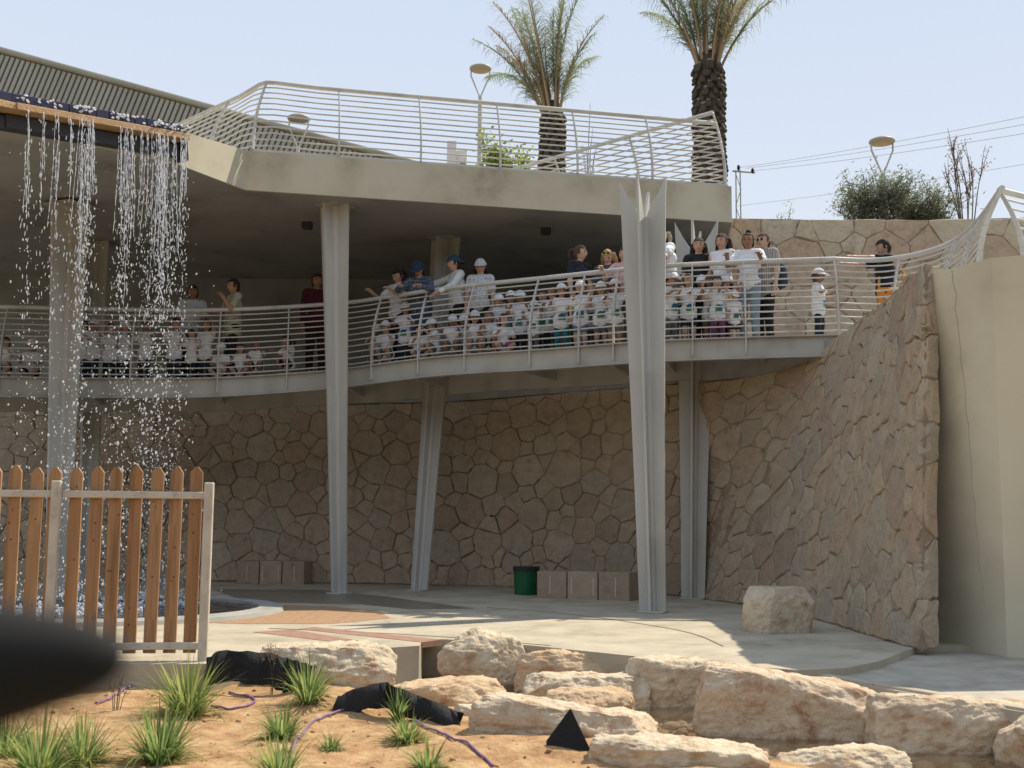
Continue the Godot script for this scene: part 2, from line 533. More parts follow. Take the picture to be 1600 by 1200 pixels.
# ---------------------------------------------------------------- columns of four steel blades
func column(foot: Vector3, head: Vector3, r0: float, r1: float, turn: float, tulip: bool, label: String) -> void:
	var o := thing("steel_column", label, "column", foot, 0.0, "tapered steel columns")
	var up := head - foot
	var h := up.length()
	var y := up / h
	var t := 0.035
	for k in 4:
		var a := turn + k * PI / 2
		var x := Vector3(cos(a), 0, sin(a))
		x = (x - y * x.dot(y)).normalized()
		var outline := [Vector2(0.0, 0.0), Vector2(r0, 0.0)]
		for i in range(1, 8):
			var s := i / 8.0
			outline.append(Vector2(lerpf(r0, r1, s * 0.55 + 0.45 * s * s), h * s * (0.9 if tulip else 1.0)))
		if tulip:
			outline.append(Vector2(r1, h * 0.93))
			outline.append(Vector2(r1 * 1.08, h * (1.0 if k % 2 == 0 else 0.99)))
			outline.append(Vector2(r1 * 0.7, h * 0.962))
			outline.append(Vector2(r1 * 0.3, h * 0.93))
			outline.append(Vector2(0.03, h * 0.905))
			outline.append(Vector2(0.0, h * 0.905))
		else:
			outline.append(Vector2(r1, h))
			outline.append(Vector2(0.0, h))
		var st := mb()
		plate(st, outline, x * 0.02, x, y, t)
		put("blade", flat(st), M.steel, o)
	var core := mb()
	tube(core, [Vector3.ZERO, y * h * (0.9 if tulip else 1.0)], [0.065, 0.085], 8)
	put("core", flat(core), M.steel, o)
	var base := mb()
	box(base, Transform3D(Basis(Vector3.UP, -turn), Vector3(0, 0.012, 0)), Vector3(r0 * 2.3, 0.024, r0 * 2.3))
	put("base_plate", flat(base), M.beam, o)
	if not tulip:
		var cap := mb()
		box(cap, Transform3D(Basis(Vector3.UP, -turn), y * (h - 0.012)), Vector3(r1 * 1.7, 0.02, r1 * 1.7))
		put("head_plate", flat(cap), M.beam, o)

# ---------------------------------------------------------------- street lamps
func street_lamp(at: Vector3, high: float, label: String) -> void:
	var o := thing("street_lamp", label, "lamp", at, 0.0, "ring headed street lamps")
	put("pole", tube_mesh([Vector3.ZERO, Vector3.UP * (high - 0.75)], [0.07, 0.055], 10), M.rail, o)
	for s: float in [-1.0, 1.0]:
		put("arm", tube_mesh([Vector3(0, high - 0.8, 0), Vector3(s * 0.05, high - 0.68, 0), Vector3(s * 0.25, high - 0.2, 0), Vector3(s * 0.25, high - 0.02, 0)], 0.022, 6), M.rail, o)
	var st := mb()
	var prof := [Vector2(0.0, 0.1), Vector2(0.2, 0.085), Vector2(0.29, 0.04), Vector2(0.3, 0.0), Vector2(0.27, -0.03), Vector2(0.0, -0.035)]
	st.set_smooth_group(1)
	for i in prof.size() - 1:
		for k in 20:
			var a := TAU * k / 20
			var b := TAU * (k + 1) / 20
			var q := func(p: Vector2, w: float) -> Vector3: return Vector3(p.x * cos(w), high + p.y, p.x * sin(w))
			for v: Vector3 in [q.call(prof[i], a), q.call(prof[i], b), q.call(prof[i + 1], b), q.call(prof[i], a), q.call(prof[i + 1], b), q.call(prof[i + 1], a)]:
				st.add_vertex(v)
	put("lamp_head", flat(st), M.lamp_disc, o)

# ---------------------------------------------------------------- plants
func blade_strip(st: SurfaceTool, from: Vector3, dir: Vector3, length: float, width: float, droop: float, steps := 5) -> void:
	var side := dir.cross(Vector3.UP).normalized()
	if side.length() < 0.5: side = Vector3.RIGHT
	var p := from
	var d := dir.normalized()
	var prev := []
	st.set_smooth_group(-1)
	for i in steps + 1:
		var t := float(i) / steps
		var w := width * (1.0 - pow(t, 2.2)) * (0.6 + 0.8 * minf(t * 3.0, 0.5))
		var now := [p - side * w, p + side * w]
		if i > 0: quad(st, prev[0], prev[1], now[1], now[0])
		prev = now
		p += d * length / steps
		d = (d + Vector3.DOWN * droop / steps).normalized()

func grass_clump(at: Vector3, high: float, wide: float, blades: int, seed_: int, label: String, bright := 0.4) -> void:
	var r := RandomNumberGenerator.new()
	r.seed = seed_
	var o := thing("grass_clump", label, "grass", at, 0.0, "planted grass clumps in the sand")
	for half in 2:
		var st := mb()
		for k in int(blades * (bright if half == 1 else 1.0 - bright)):
			var a := r.randf() * TAU
			var lean := pow(r.randf(), 0.7) * wide / high
			var dir := Vector3(cos(a) * lean, 1.0, sin(a) * lean)
			var foot := Vector3(cos(a), 0, sin(a)) * r.randf() * wide * 0.22
			blade_strip(st, foot + Vector3.DOWN * 0.03, dir, high * r.randf_range(0.45, 1.3), r.randf_range(0.003, 0.0095), r.randf_range(0.5, 2.6) * (0.35 + lean), 7)
		put("blades", flat(st), M.grass if half == 0 else M.grass_light, o)
	var st2 := mb()
	for k in blades / 9:
		var a := r.randf() * TAU
		blade_strip(st2, Vector3(cos(a), 0, sin(a)) * wide * 0.25, Vector3(cos(a), 0.5, sin(a)), high * 0.7, 0.004, 1.6)
	put("dry_blades", flat(st2), M.frond_dry, o)

func frond_mesh(seed_: int, length: float, droop: float) -> Array:
	var r := RandomNumberGenerator.new()
	r.seed = seed_
	var stalk := mb()
	var leaf := mb()
	var pts := []
	var rad := []
	var p := Vector3.ZERO
	var d := Vector3(0, 1, 0)
	for i in 17:
		pts.append(p)
		rad.append(lerpf(0.034, 0.006, i / 16.0))
		p += d * length / 16.0
		d = (d + Vector3(droop / 16.0 * (0.3 + i / 10.0), 0, 0)).normalized()
	tube(stalk, pts, rad, 5)
	for i in 120:
		var t := 0.22 + 0.78 * i / 120.0
		var k := mini(int(t * 16), 15)
		var q: Vector3 = pts[k].lerp(pts[k + 1], t * 16 - k)
		var along: Vector3 = (pts[k + 1] - pts[k]).normalized()
		var s := 1.0 if i % 2 == 0 else -1.0
		var dir := (along * r.randf_range(0.7, 1.1) + Vector3(0, 0, s) * r.randf_range(0.5, 0.8) + Vector3(r.randf_range(-0.35, 0.3), 0, 0)).normalized()
		var len := 0.5 * sin(PI * clampf(t * 0.85 + 0.12, 0, 1)) + 0.12
		blade_strip(leaf, q, dir, len * r.randf_range(0.75, 1.35), 0.009, r.randf_range(0.8, 3.2), 5)
	return [flat(stalk), flat(leaf)]

func palm(at: Vector3, high: float, rad: float, seed_: int, fronds: int, spread: float, wind: Vector3, label: String) -> void:
	var r := RandomNumberGenerator.new()
	r.seed = seed_
	var o := thing("palm_tree", label, "palm tree", at, 0.0, "date palms behind the terrace")
	var trunk := put("trunk", tube_mesh([Vector3.DOWN * 0.3, Vector3.UP * high * 0.5, Vector3.UP * high], [rad * 0.86, rad * 0.84, rad * 0.7], 14), M.bark, o)
	# cut leaf bases round the trunk
	var stub := mb()
	box(stub, Transform3D(Basis(Vector3.RIGHT, -0.5), Vector3(0, 0.06, 0.02)), Vector3(0.13, 0.2, 0.07), 0.03)
	var stub_mesh := flat(stub)
	var face := mb()
	box(face, Transform3D(Basis(Vector3.RIGHT, -0.5), Vector3(0, 0.145, 0.012)), Vector3(0.09, 0.05, 0.05), 0.015)
	var face_mesh := flat(face)
	var rows := int(high / 0.13)
	var used := 0
	for i in rows:
		for k in 8:
			if used >= 280: continue
			used += 1
			var a := TAU * (k + (0.5 if i % 2 else 0.0)) / 8 + i * 0.11 + r.randf_range(-0.08, 0.08)
			var y := (i + r.randf_range(-0.15, 0.15)) * 0.13
			var rr := rad * (0.86 - 0.12 * y / high)
			var s := put("leaf_base", stub_mesh, M.bark, o)
			s.transform = Transform3D(Basis(Vector3.UP, PI / 2 - a).scaled(Vector3.ONE * r.randf_range(0.8, 1.2)), Vector3(cos(a) * rr, y, sin(a) * rr))
			if r.randf() < 0.55: put("cut_end", face_mesh, M.bark_cut, s)
	var kinds := []
	for k in 4: kinds.append(frond_mesh(seed_ * 7 + k, 2.8 + 0.12 * k, 0.2 + 0.42 * k))
	for k in fronds:
		var a := k * 2.399 + r.randf_range(-0.2, 0.2)
		var outer := float(k) / fronds
		var tilt := spread * (0.1 + 0.9 * pow(outer, 1.5)) + r.randf_range(-0.06, 0.06)
		var q: Array = kinds[mini(3, int(outer * 3.2))]
		var dir := Vector3(cos(a) * sin(tilt), cos(tilt), sin(a) * sin(tilt)) + wind * (0.35 + 0.65 * r.randf())
		var y := dir.normalized()
		var x := Vector3(cos(a), 0, sin(a))
		x = (x - y * x.dot(y)).normalized()
		var s := put("frond", q[0], M.stalk, o)
		s.transform = Transform3D(Basis(x, y, x.cross(y)).scaled(Vector3.ONE * r.randf_range(0.85, 1.12)), Vector3(cos(a) * rad * 0.45, high - 0.1 - 0.25 * outer, sin(a) * rad * 0.45))
		put("leaflets", q[1], M.frond if r.randf() > 0.04 + 0.3 * outer * outer else M.frond_dry, s)
	var tip := mb()
	ball(tip, Vector3.UP * (high - 0.05), Vector3(rad * 0.75, 0.35, rad * 0.75))
	put("crown_heart", flat(tip), M.bark, o)

# a shrub or small tree: forked stems and leaves spread in clumps
func shrub(called: String, at: Vector3, size: Vector3, stems: int, leaves: int, leaf: float, m: Material, m2: Material, seed_: int, label: String, category: String, thin := 0.02, tight := 0.2, slender := 0.32) -> void:
	var r := RandomNumberGenerator.new()
	r.seed = seed_
	var o := thing(called, label, category, at)
	var wood := mb()
	var ends := []
	for k in stems:
		var a := r.randf() * TAU
		var top := Vector3(cos(a) * size.x * 0.5 * sqrt(r.randf()), size.y * r.randf_range(0.55, 1.0), sin(a) * size.z * 0.5 * sqrt(r.randf()))
		var bend := top * 0.5 + Vector3(r.randf_range(-0.1, 0.1), 0, r.randf_range(-0.1, 0.1)) * size.x + Vector3.UP * 0.08 * size.y
		tube(wood, smooth([Vector3(top.x, 0, top.z) * 0.12 + Vector3.DOWN * 0.1, bend, top], 4), [thin, thin, thin * 0.9, thin * 0.8, thin * 0.7, thin * 0.6, thin * 0.5, thin * 0.4, thin * 0.25], 5)
		ends.append([top, bend])
		for j in 4:
			var from := bend.lerp(top, r.randf_range(0.0, 0.8))
			var to := from + Vector3(r.randf_range(-1, 1) * size.x * 0.22, r.randf_range(0.05, 0.3) * size.y, r.randf_range(-1, 1) * size.z * 0.22)
			tube(wood, [from, from.lerp(to, 0.5) + Vector3.UP * 0.03, to], [thin * 0.5, thin * 0.4, thin * 0.2], 4)
			ends.append([to, from])
	put("trunk", flat(wood), M.twig, o)
	for half in 2:
		var st := mb()
		for k in leaves / 2:
			var e: Array = ends[r.randi() % ends.size()]
			var q: Vector3 = e[1].lerp(e[0], r.randf_range(0.15, 1.08)) + Vector3(r.randfn(), r.randfn(), r.randfn()) * tight * 0.5
			if q.y < 0.02: continue
			var d := Vector3(r.randf_range(-1, 1), r.randf_range(-0.3, 1.2), r.randf_range(-1, 1)).normalized()
			var s := d.cross(Vector3(r.randf(), r.randf(), r.randf())).normalized() * leaf * slender
			quad(st, q - d * leaf, q - s, q + d * leaf, q + s)
		put("crown", flat(st), m if half == 0 else m2, o)

# ---------------------------------------------------------------- people
# a smooth skin round tapered bones: distances joined by a smooth minimum and meshed as surface nets
func nets(bones: Array, cell: float, k: float) -> Array:
	var lo := Vector3.ONE * 9.0
	var hi := -lo
	for b in bones:
		var rr := maxf(b[2], b[3]) + 2.5 * cell
		for e in 2:
			lo = lo.min(b[e] - Vector3.ONE * rr)
			hi = hi.max(b[e] + Vector3.ONE * rr)
	var nx := int((hi.x - lo.x) / cell) + 2
	var ny := int((hi.y - lo.y) / cell) + 2
	var nz := int((hi.z - lo.z) / cell) + 2
	var f := PackedFloat32Array()
	f.resize(nx * ny * nz)
	f.fill(9.0)
	for b in bones:
		var a: Vector3 = b[0]
		var ab: Vector3 = b[1] - a
		var ll := maxf(ab.length_squared(), 1e-9)
		var ra: float = b[2]
		var rb: float = b[3]
		var pad := maxf(ra, rb) + 2.0 * cell + k * 0.5
		var l: Vector3 = (a.min(b[1]) - Vector3.ONE * pad - lo) / cell
		var h: Vector3 = (a.max(b[1]) + Vector3.ONE * pad - lo) / cell
		for z in range(maxi(0, int(l.z)), mini(nz, int(h.z) + 2)):
			for y in range(maxi(0, int(l.y)), mini(ny, int(h.y) + 2)):
				var row := (z * ny + y) * nx
				for x in range(maxi(0, int(l.x)), mini(nx, int(h.x) + 2)):
					var p := lo + Vector3(x, y, z) * cell - a
					var t := clampf(p.dot(ab) / ll, 0.0, 1.0)
					var d := (p - ab * t).length() - (ra + (rb - ra) * t)
					var o := f[row + x]
					var w := k - absf(o - d)
					f[row + x] = minf(o, d) - (w * w / (4.0 * k) if w > 0.0 else 0.0)
	var verts := PackedVector3Array()
	var norms := PackedVector3Array()
	var idx := PackedInt32Array()
	var slot := PackedInt32Array()
	slot.resize(nx * ny * nz)
	var step := [0, 1, nx, nx + 1, nx * ny, nx * ny + 1, nx * ny + nx, nx * ny + nx + 1]
	var far := 2.5 * cell
	for z in nz - 1:
		for y in ny - 1:
			var row := (z * ny + y) * nx
			for x in nx - 1:
				var i := row + x
				var f0 := f[i]
				if f0 > far or f0 < -far: continue
				var inside := 0
				for q in 8:
					if f[i + step[q]] < 0.0: inside += 1
				if inside == 0 or inside == 8: continue
				var sum := Vector3.ZERO
				var cnt := 0
				for e in [[0, 1], [2, 3], [4, 5], [6, 7], [0, 2], [1, 3], [4, 6], [5, 7], [0, 4], [1, 5], [2, 6], [3, 7]]:
					var fa := f[i + step[e[0]]]
					var fb := f[i + step[e[1]]]
					if (fa < 0.0) == (fb < 0.0): continue
					var t := fa / (fa - fb)
					var pa := Vector3(e[0] & 1, (e[0] >> 1) & 1, e[0] >> 2)
					var pb := Vector3(e[1] & 1, (e[1] >> 1) & 1, e[1] >> 2)
					sum += pa.lerp(pb, t)
					cnt += 1
				slot[i] = verts.size()
				verts.append(lo + (Vector3(x, y, z) + sum / cnt) * cell)
				var g := Vector3(f[i + 1] + f[i + step[3]] + f[i + step[5]] + f[i + step[7]] - f0 - f[i + step[2]] - f[i + step[4]] - f[i + step[6]],
					f[i + step[2]] + f[i + step[3]] + f[i + step[6]] + f[i + step[7]] - f0 - f[i + 1] - f[i + step[4]] - f[i + step[5]],
					f[i + step[4]] + f[i + step[5]] + f[i + step[6]] + f[i + step[7]] - f0 - f[i + 1] - f[i + step[2]] - f[i + step[3]])
				norms.append(g.normalized())
				if x > 0 and y > 0 and z > 0:
					var s0 := f0 < 0.0
					if s0 != (f[i + 1] < 0.0): net_quad(idx, slot, i, nx, nx * ny, s0)
					if s0 != (f[i + nx] < 0.0): net_quad(idx, slot, i, nx * ny, 1, s0)
					if s0 != (f[i + nx * ny] < 0.0): net_quad(idx, slot, i, 1, nx, s0)
	return [verts, norms, idx]

func net_quad(idx: PackedInt32Array, slot: PackedInt32Array, i: int, u: int, v: int, flip: bool) -> void:
	var a := slot[i]
	var b := slot[i - u]
	var c := slot[i - u - v]
	var d := slot[i - v]
	if flip: idx.append_array(PackedInt32Array([a, c, b, a, d, c]))
	else: idx.append_array(PackedInt32Array([a, b, c, a, c, d]))

func to_mesh(a: Array, colors := PackedColorArray()) -> ArrayMesh:
	var arr := []
	arr.resize(Mesh.ARRAY_MAX)
	arr[Mesh.ARRAY_VERTEX] = a[0]
	arr[Mesh.ARRAY_NORMAL] = a[1]
	arr[Mesh.ARRAY_INDEX] = a[2]
	if colors.size(): arr[Mesh.ARRAY_COLOR] = colors
	var m := ArrayMesh.new()
	m.add_surface_from_arrays(Mesh.PRIMITIVE_TRIANGLES, arr)
	return m

# joints of a standing figure, for an adult (1.66 m) or a child (1.05 m), facing +z; the pose then moves arms, trunk and legs
func joints(child: bool, pose: String) -> Dictionary:
	var j := {}
	var s := 1.0
	if child:
		s = 0.62
		j = {"hip": Vector3(0, 0.49, 0), "waist": Vector3(0, 0.6, 0.005), "chest": Vector3(0, 0.71, 0), "neck": Vector3(0, 0.815, -0.005), "head": Vector3(0, 0.93, 0.01), "sh": Vector3(0.115, 0.775, 0), "hj": Vector3(0.055, 0.47, 0), "kn": Vector3(0.06, 0.26, 0.01), "an": Vector3(0.06, 0.055, -0.01), "ua": 0.15, "fa": 0.135}
	else:
		j = {"hip": Vector3(0, 0.9, 0), "waist": Vector3(0, 1.04, 0.005), "chest": Vector3(0, 1.2, 0), "neck": Vector3(0, 1.395, -0.015), "head": Vector3(0, 1.535, 0.01), "sh": Vector3(0.17, 1.345, -0.005), "hj": Vector3(0.085, 0.87, 0), "kn": Vector3(0.09, 0.48, 0.015), "an": Vector3(0.09, 0.08, -0.015), "ua": 0.28, "fa": 0.245}
	j.s = s
	# elbows and wrists on each side, as directions from the shoulder and from the elbow
	var down := Vector3(0.16, -1, 0.04)
	var arms := {
		"down": [[down, Vector3(0.05, -1, 0.28)], [down, Vector3(0.05, -1, 0.22)]],
		"rail": [[Vector3(0.3, -0.75, 0.6), Vector3(-0.1, 0.35, 1)], [Vector3(0.35, -0.7, 0.6), Vector3(-0.15, 0.4, 1)]],
		"grip": [[Vector3(0.3, -0.25, 0.8), Vector3(-0.1, 0.75, 0.7)], [Vector3(0.4, -0.55, 0.6), Vector3(-0.1, 0.5, 0.9)]],
		"face": [[Vector3(0.45, -0.7, 0.55), Vector3(-0.55, 1, 0.35)], [Vector3(0.5, -0.65, 0.55), Vector3(-0.6, 1, 0.3)]],
		"high": [[Vector3(0.3, 0.3, 0.8), Vector3(-0.1, 0.8, 0.6)], [down, Vector3(0.0, -1, 0.3)]],
		"mouth": [[Vector3(0.25, -0.8, 0.5), Vector3(-0.55, 0.9, 0.4)], [Vector3(0.25, -0.85, 0.45), Vector3(-0.4, 0.0, 1)]],
		"reach": [[Vector3(0.25, -0.75, 0.6), Vector3(0.0, -0.5, 1)], [Vector3(0.6, -0.35, 0.75), Vector3(0.35, -0.15, 1)]],
		"point": [[Vector3(0.1, -0.05, 1), Vector3(-0.03, 0.05, 1)], [Vector3(0.05, -0.1, 1), Vector3(-0.12, 0.02, 1)]],
		"lean": [[Vector3(0.35, -0.65, 0.7), Vector3(-0.45, 0.05, 1)], [Vector3(0.4, -0.6, 0.7), Vector3(-0.5, 0.05, 1)]],
		"crouch": [[Vector3(0.25, -0.45, 0.8), Vector3(-0.25, 0.75, 0.7)], [Vector3(0.25, -0.6, 0.7), Vector3(-0.2, 0.35, 1)]],
		"sit": [[Vector3(0.3, -0.8, 0.5), Vector3(-0.3, -0.1, 1)], [Vector3(0.3, -0.8, 0.45), Vector3(-0.35, 0.5, 0.8)]]}
	var legs := [[j.kn, j.an], [j.kn, j.an]]
	for i in 2: legs[i] = [legs[i][0], legs[i][1]]
	var low := 0.0
	var bend := 0.0
	if pose == "lean" or pose == "reach": bend = 0.28 if pose == "lean" else 0.08
	if pose == "crouch" or pose == "sit":
		low = j.hip.y - (0.2 if pose == "crouch" else 0.13) * (1.0 if child else 1.6)
		bend = 0.15
	for key in ["hip", "waist", "chest", "neck", "head", "sh", "hj"]:
		var p: Vector3 = j[key] - Vector3.UP * low
		var pivot: Vector3 = Vector3(0, j.hip.y if key == "hip" else 0.0, 0)
		j[key] = p
	var pv: Vector3 = j.hip
	if bend > 0:
		for key in ["waist", "chest", "neck", "head", "sh"]:
			j[key] = pv + Basis(Vector3.RIGHT, bend) * (j[key] - pv)
	var side := []
	for i in 2:
		var m := 1.0 if i == 0 else -1.0
		var mir := Vector3(m, 1, 1)
		var a: Array = arms[pose][i]
		var sh: Vector3 = j.sh * mir
		var el: Vector3 = sh + (a[0] * mir).normalized() * j.ua
		var wr: Vector3 = el + (a[1] * mir).normalized() * j.fa
		var kn: Vector3 = j.kn * mir
		var an: Vector3 = j.an * mir
		var hj: Vector3 = j.hj * mir
		if low > 0:
			kn = Vector3(0.09 * m, 0.27 * s / 0.62, 0.2 * s / 0.62) if pose == "crouch" else Vector3(0.13 * m, 0.16, 0.2)
			an = Vector3(0.08 * m, 0.05, 0.06) if pose == "crouch" else Vector3(0.03 * m, 0.05, 0.14)
		elif i == 0:
			kn += Vector3(0, 0, 0.03 * s)
			an += Vector3(0.01, 0, 0.035 * s)
		side.append({"sh": sh, "el": el, "wr": wr, "hd": (wr - el).normalized(), "hj": hj, "kn": kn, "an": an, "m": m})
	j.side = side
	return j

var figures := {}

func figure(child: bool, pose: String, sleeves: String, legwear: String) -> Dictionary:
	var key := "%s|%s|%s|%s" % [child, pose, sleeves, legwear]
	if figures.has(key): return figures[key]
	var j := joints(child, pose)
	var s: float = 0.68 if child else 1.0
	var cell := 0.016 if child else 0.021
	var trunk := []
	var w := 0.06 * s
	trunk.append([j.hip + Vector3(-w, 0, 0), j.hip + Vector3(w, 0, 0), 0.108 * s, 0.108 * s])
	trunk.append([j.hip, j.waist, 0.115 * s, 0.112 * s])
	trunk.append([j.waist, j.chest, 0.112 * s, 0.118 * s])
	trunk.append([j.chest + Vector3(-0.07 * s, 0, 0), j.chest + Vector3(0.07 * s, 0, 0), 0.108 * s, 0.108 * s])
	trunk.append([j.side[0].sh * Vector3(0.8, 1, 1), j.side[1].sh * Vector3(0.8, 1, 1), 0.058 * s, 0.058 * s])
	trunk.append([j.chest, j.neck, 0.095 * s, 0.055 * s])
	var bare := trunk.duplicate()
	bare.append([j.neck - Vector3.UP * 0.03 * s, j.head, 0.05 * s, 0.048 * s])
	var shirt := []
	for b in trunk: shirt.append([b[0], b[1], b[2] + 0.014, b[3] + 0.012])
	shirt[5] = [j.chest, j.chest.lerp(j.neck, 0.86), 0.102 * s, 0.066 * s]
	var hem: float = -0.12 * s if pose != "crouch" and pose != "sit" else -0.02
	if child or sleeves == "loose":
		shirt.append([j.hip + Vector3(-w, hem, 0.0), j.hip + Vector3(w, hem, 0.0), 0.124 * s, 0.124 * s])
	var pants := []
	pants.append([j.hip + Vector3(-w, -0.01, 0), j.hip + Vector3(w, -0.01, 0), 0.116 * s, 0.116 * s])
	for q in j.side:
		bare.append([q.sh, q.el, 0.05 * s, 0.039 * s])
		bare.append([q.el, q.wr, 0.04 * s, 0.027 * s])
		bare.append([q.hj, q.kn, 0.082 * s, 0.056 * s])
		bare.append([q.kn, q.kn.lerp(q.an, 0.35), 0.055 * s, 0.056 * s])
		bare.append([q.kn.lerp(q.an, 0.35), q.an, 0.056 * s, 0.038 * s])
		bare.append([q.an, q.an + Vector3(0, -0.025 * s, 0.12 * s), 0.04 * s, 0.032 * s])
		# the hand: palm, four fingers and a thumb
		var side_ax: Vector3 = q.hd.cross(Vector3.UP).normalized()
		if side_ax.length() < 0.5: side_ax = Vector3.RIGHT
		var nrm: Vector3 = side_ax.cross(q.hd).normalized()
		var palm_end: Vector3 = q.wr + q.hd * 0.075 * s
		bare.append([q.wr, palm_end, 0.027 * s, 0.03 * s])
		if sleeves == "short" or sleeves == "loose": shirt.append([q.sh, q.sh.lerp(q.el, 0.62), 0.062 * s, 0.064 * s])
		elif sleeves == "long":
			shirt.append([q.sh, q.el, 0.062 * s, 0.053 * s])
			shirt.append([q.el, q.el.lerp(q.wr, 0.92), 0.053 * s, 0.04 * s])
		if legwear == "long":
			pants.append([q.hj, q.kn, 0.095 * s, 0.07 * s])
			pants.append([q.kn, q.kn.lerp(q.an, 0.93), 0.07 * s, 0.056 * s])
		else:
			pants.append([q.hj, q.hj.lerp(q.kn, 0.8), 0.096 * s, 0.085 * s])
	var body := nets(bare, cell, 0.03 * s)
	var paint := PackedColorArray()
	paint.resize(body[0].size())
	paint.fill(Color.WHITE)
	# fingers
	for q in j.side:
		var side_ax: Vector3 = q.hd.cross(Vector3.UP).normalized()
		if side_ax.length() < 0.5: side_ax = Vector3.RIGHT
		var nrm := Vector3.DOWN if absf(q.hd.y) < 0.8 else Vector3.BACK
		var st := mb()
		for k in 4:
			var at: Vector3 = q.wr + q.hd * 0.085 * s + side_ax * (k - 1.5) * 0.018 * s
			var l: float = [0.07, 0.08, 0.075, 0.058][k] * s
			tube(st, [at, at + q.hd * l * 0.45 + nrm * l * 0.08, at + q.hd * l * 0.8 + nrm * l * 0.35, at + q.hd * l * 0.9 + nrm * l * 0.65], [0.0092 * s, 0.009 * s, 0.0082 * s, 0.006 * s], 5)
		var tb: Vector3 = q.wr + q.hd * 0.03 * s + side_ax * 0.03 * s * -q.m
		tube(st, [tb, tb + (q.hd * 0.6 - side_ax * q.m * 0.6).normalized() * 0.035 * s, tb + (q.hd * 0.9 - side_ax * q.m * 0.3 + nrm * 0.3).normalized() * 0.065 * s], [0.012 * s, 0.01 * s, 0.008 * s], 5)
		merge(body, paint, st, Color.WHITE)
	var shoes := []
	for q in j.side:
		var st := mb()
		ball(st, q.an + Vector3(0, -0.03 * s, 0.055 * s), Vector3(0.048, 0.05, 0.125) * s, 6, 10)
		shoes.append(flat(st))
	var fig := {"j": j, "s": s, "body": body, "paint": paint, "shirt": to_mesh(nets(shirt, cell, 0.03 * s)), "pants": to_mesh(nets(pants, cell, 0.02 * s)), "shoes": shoes}
	figures[key] = fig
	return fig

func merge(body: Array, paint: PackedColorArray, st: SurfaceTool, c: Color) -> void:
	st.generate_normals()
	var a := st.commit_to_arrays()
	var at: int = body[0].size()
	body[0].append_array(a[Mesh.ARRAY_VERTEX])
	body[1].append_array(a[Mesh.ARRAY_NORMAL])
	var n: int = a[Mesh.ARRAY_VERTEX].size()
	var more := PackedInt32Array()
	more.resize(n)
	for i in n: more[i] = at + i
	body[2].append_array(more)
	var col := PackedColorArray()
	col.resize(n)
	col.fill(c)
	paint.append_array(col)

# a head with brow, eyes, nose, mouth, chin and ears; hr is half its height
func head_into(body: Array, paint: PackedColorArray, xf: Transform3D, hr: float, child: bool) -> void:
	var rows := 18
	var cols := 24
	var g := []
	for i in rows + 1:
		var row := []
		for k in cols:
			var a := PI * i / rows
			var b := TAU * k / cols
			var d := Vector3(sin(a) * cos(b), cos(a), sin(a) * sin(b))
			var p := d * Vector3(0.7, 1.0, 0.85)
			if d.y < 0.1: p.x *= 1.0 - 0.32 * pow(0.1 - d.y, 1.2)
			if d.y < 0.0 and d.z > 0: p.z *= 1.0 - 0.06 * -d.y
			if d.z < 0 and d.y < -0.3: p.z *= 0.75
			if d.z > 0.2:
				p.z += 0.2 * exp(-pow(d.x / 0.13, 2) - pow((d.y + 0.2) / 0.16, 2))
				p.z += 0.05 * exp(-pow(d.x / 0.4, 2) - pow((d.y - 0.2) / 0.09, 2))
				for e: float in [-0.34, 0.34]: p.z -= 0.09 * exp(-pow((d.x - e) / 0.17, 2) - pow((d.y - 0.03) / 0.12, 2))
				p.z += 0.06 * exp(-pow(d.x / 0.25, 2) - pow((d.y + 0.55) / 0.1, 2))
				p.z += 0.07 * exp(-pow(d.x / 0.25, 2) - pow((d.y + 0.88) / 0.14, 2))
				if child: p.x *= 1.0 + 0.08 * exp(-pow((d.y + 0.35) / 0.25, 2))
			row.append(xf * (p * hr))
		g.append(row)
	var st := mb()
	st.set_smooth_group(1)
	for i in rows:
		for k in cols:
			var l := (k + 1) % cols
			for v: Vector3 in [g[i][k], g[i][l], g[i + 1][l], g[i][k], g[i + 1][l], g[i + 1][k]]: st.add_vertex(v)
	for e: float in [-1.0, 1.0]: ball(st, xf * (Vector3(e * 0.7, -0.05, -0.05) * hr), Vector3(0.08, 0.2, 0.13) * hr, 5, 8, xf.basis)
	merge(body, paint, st, Color.WHITE)
	var eyes := mb()
	var brows := mb()
	for e: float in [-1.0, 1.0]:
		ball(eyes, xf * (Vector3(e * 0.27, 0.03, 0.735) * hr), Vector3(0.1, 0.055, 0.05) * hr, 5, 8, xf.basis)
		tube(brows, [xf * (Vector3(e * 0.13, 0.2, 0.84) * hr), xf * (Vector3(e * 0.28, 0.24, 0.81) * hr), xf * (Vector3(e * 0.42, 0.19, 0.7) * hr)], 0.028 * hr, 4)
	merge(body, paint, eyes, Color(0.1, 0.08, 0.07))
	merge(body, paint, brows, Color(0.2, 0.15, 0.12))
	var lips := mb()
	ball(lips, xf * (Vector3(0, -0.52, 0.76) * hr), Vector3(0.2, 0.055, 0.06) * hr, 5, 8, xf.basis)
	merge(body, paint, lips, Color(0.75, 0.42, 0.4))

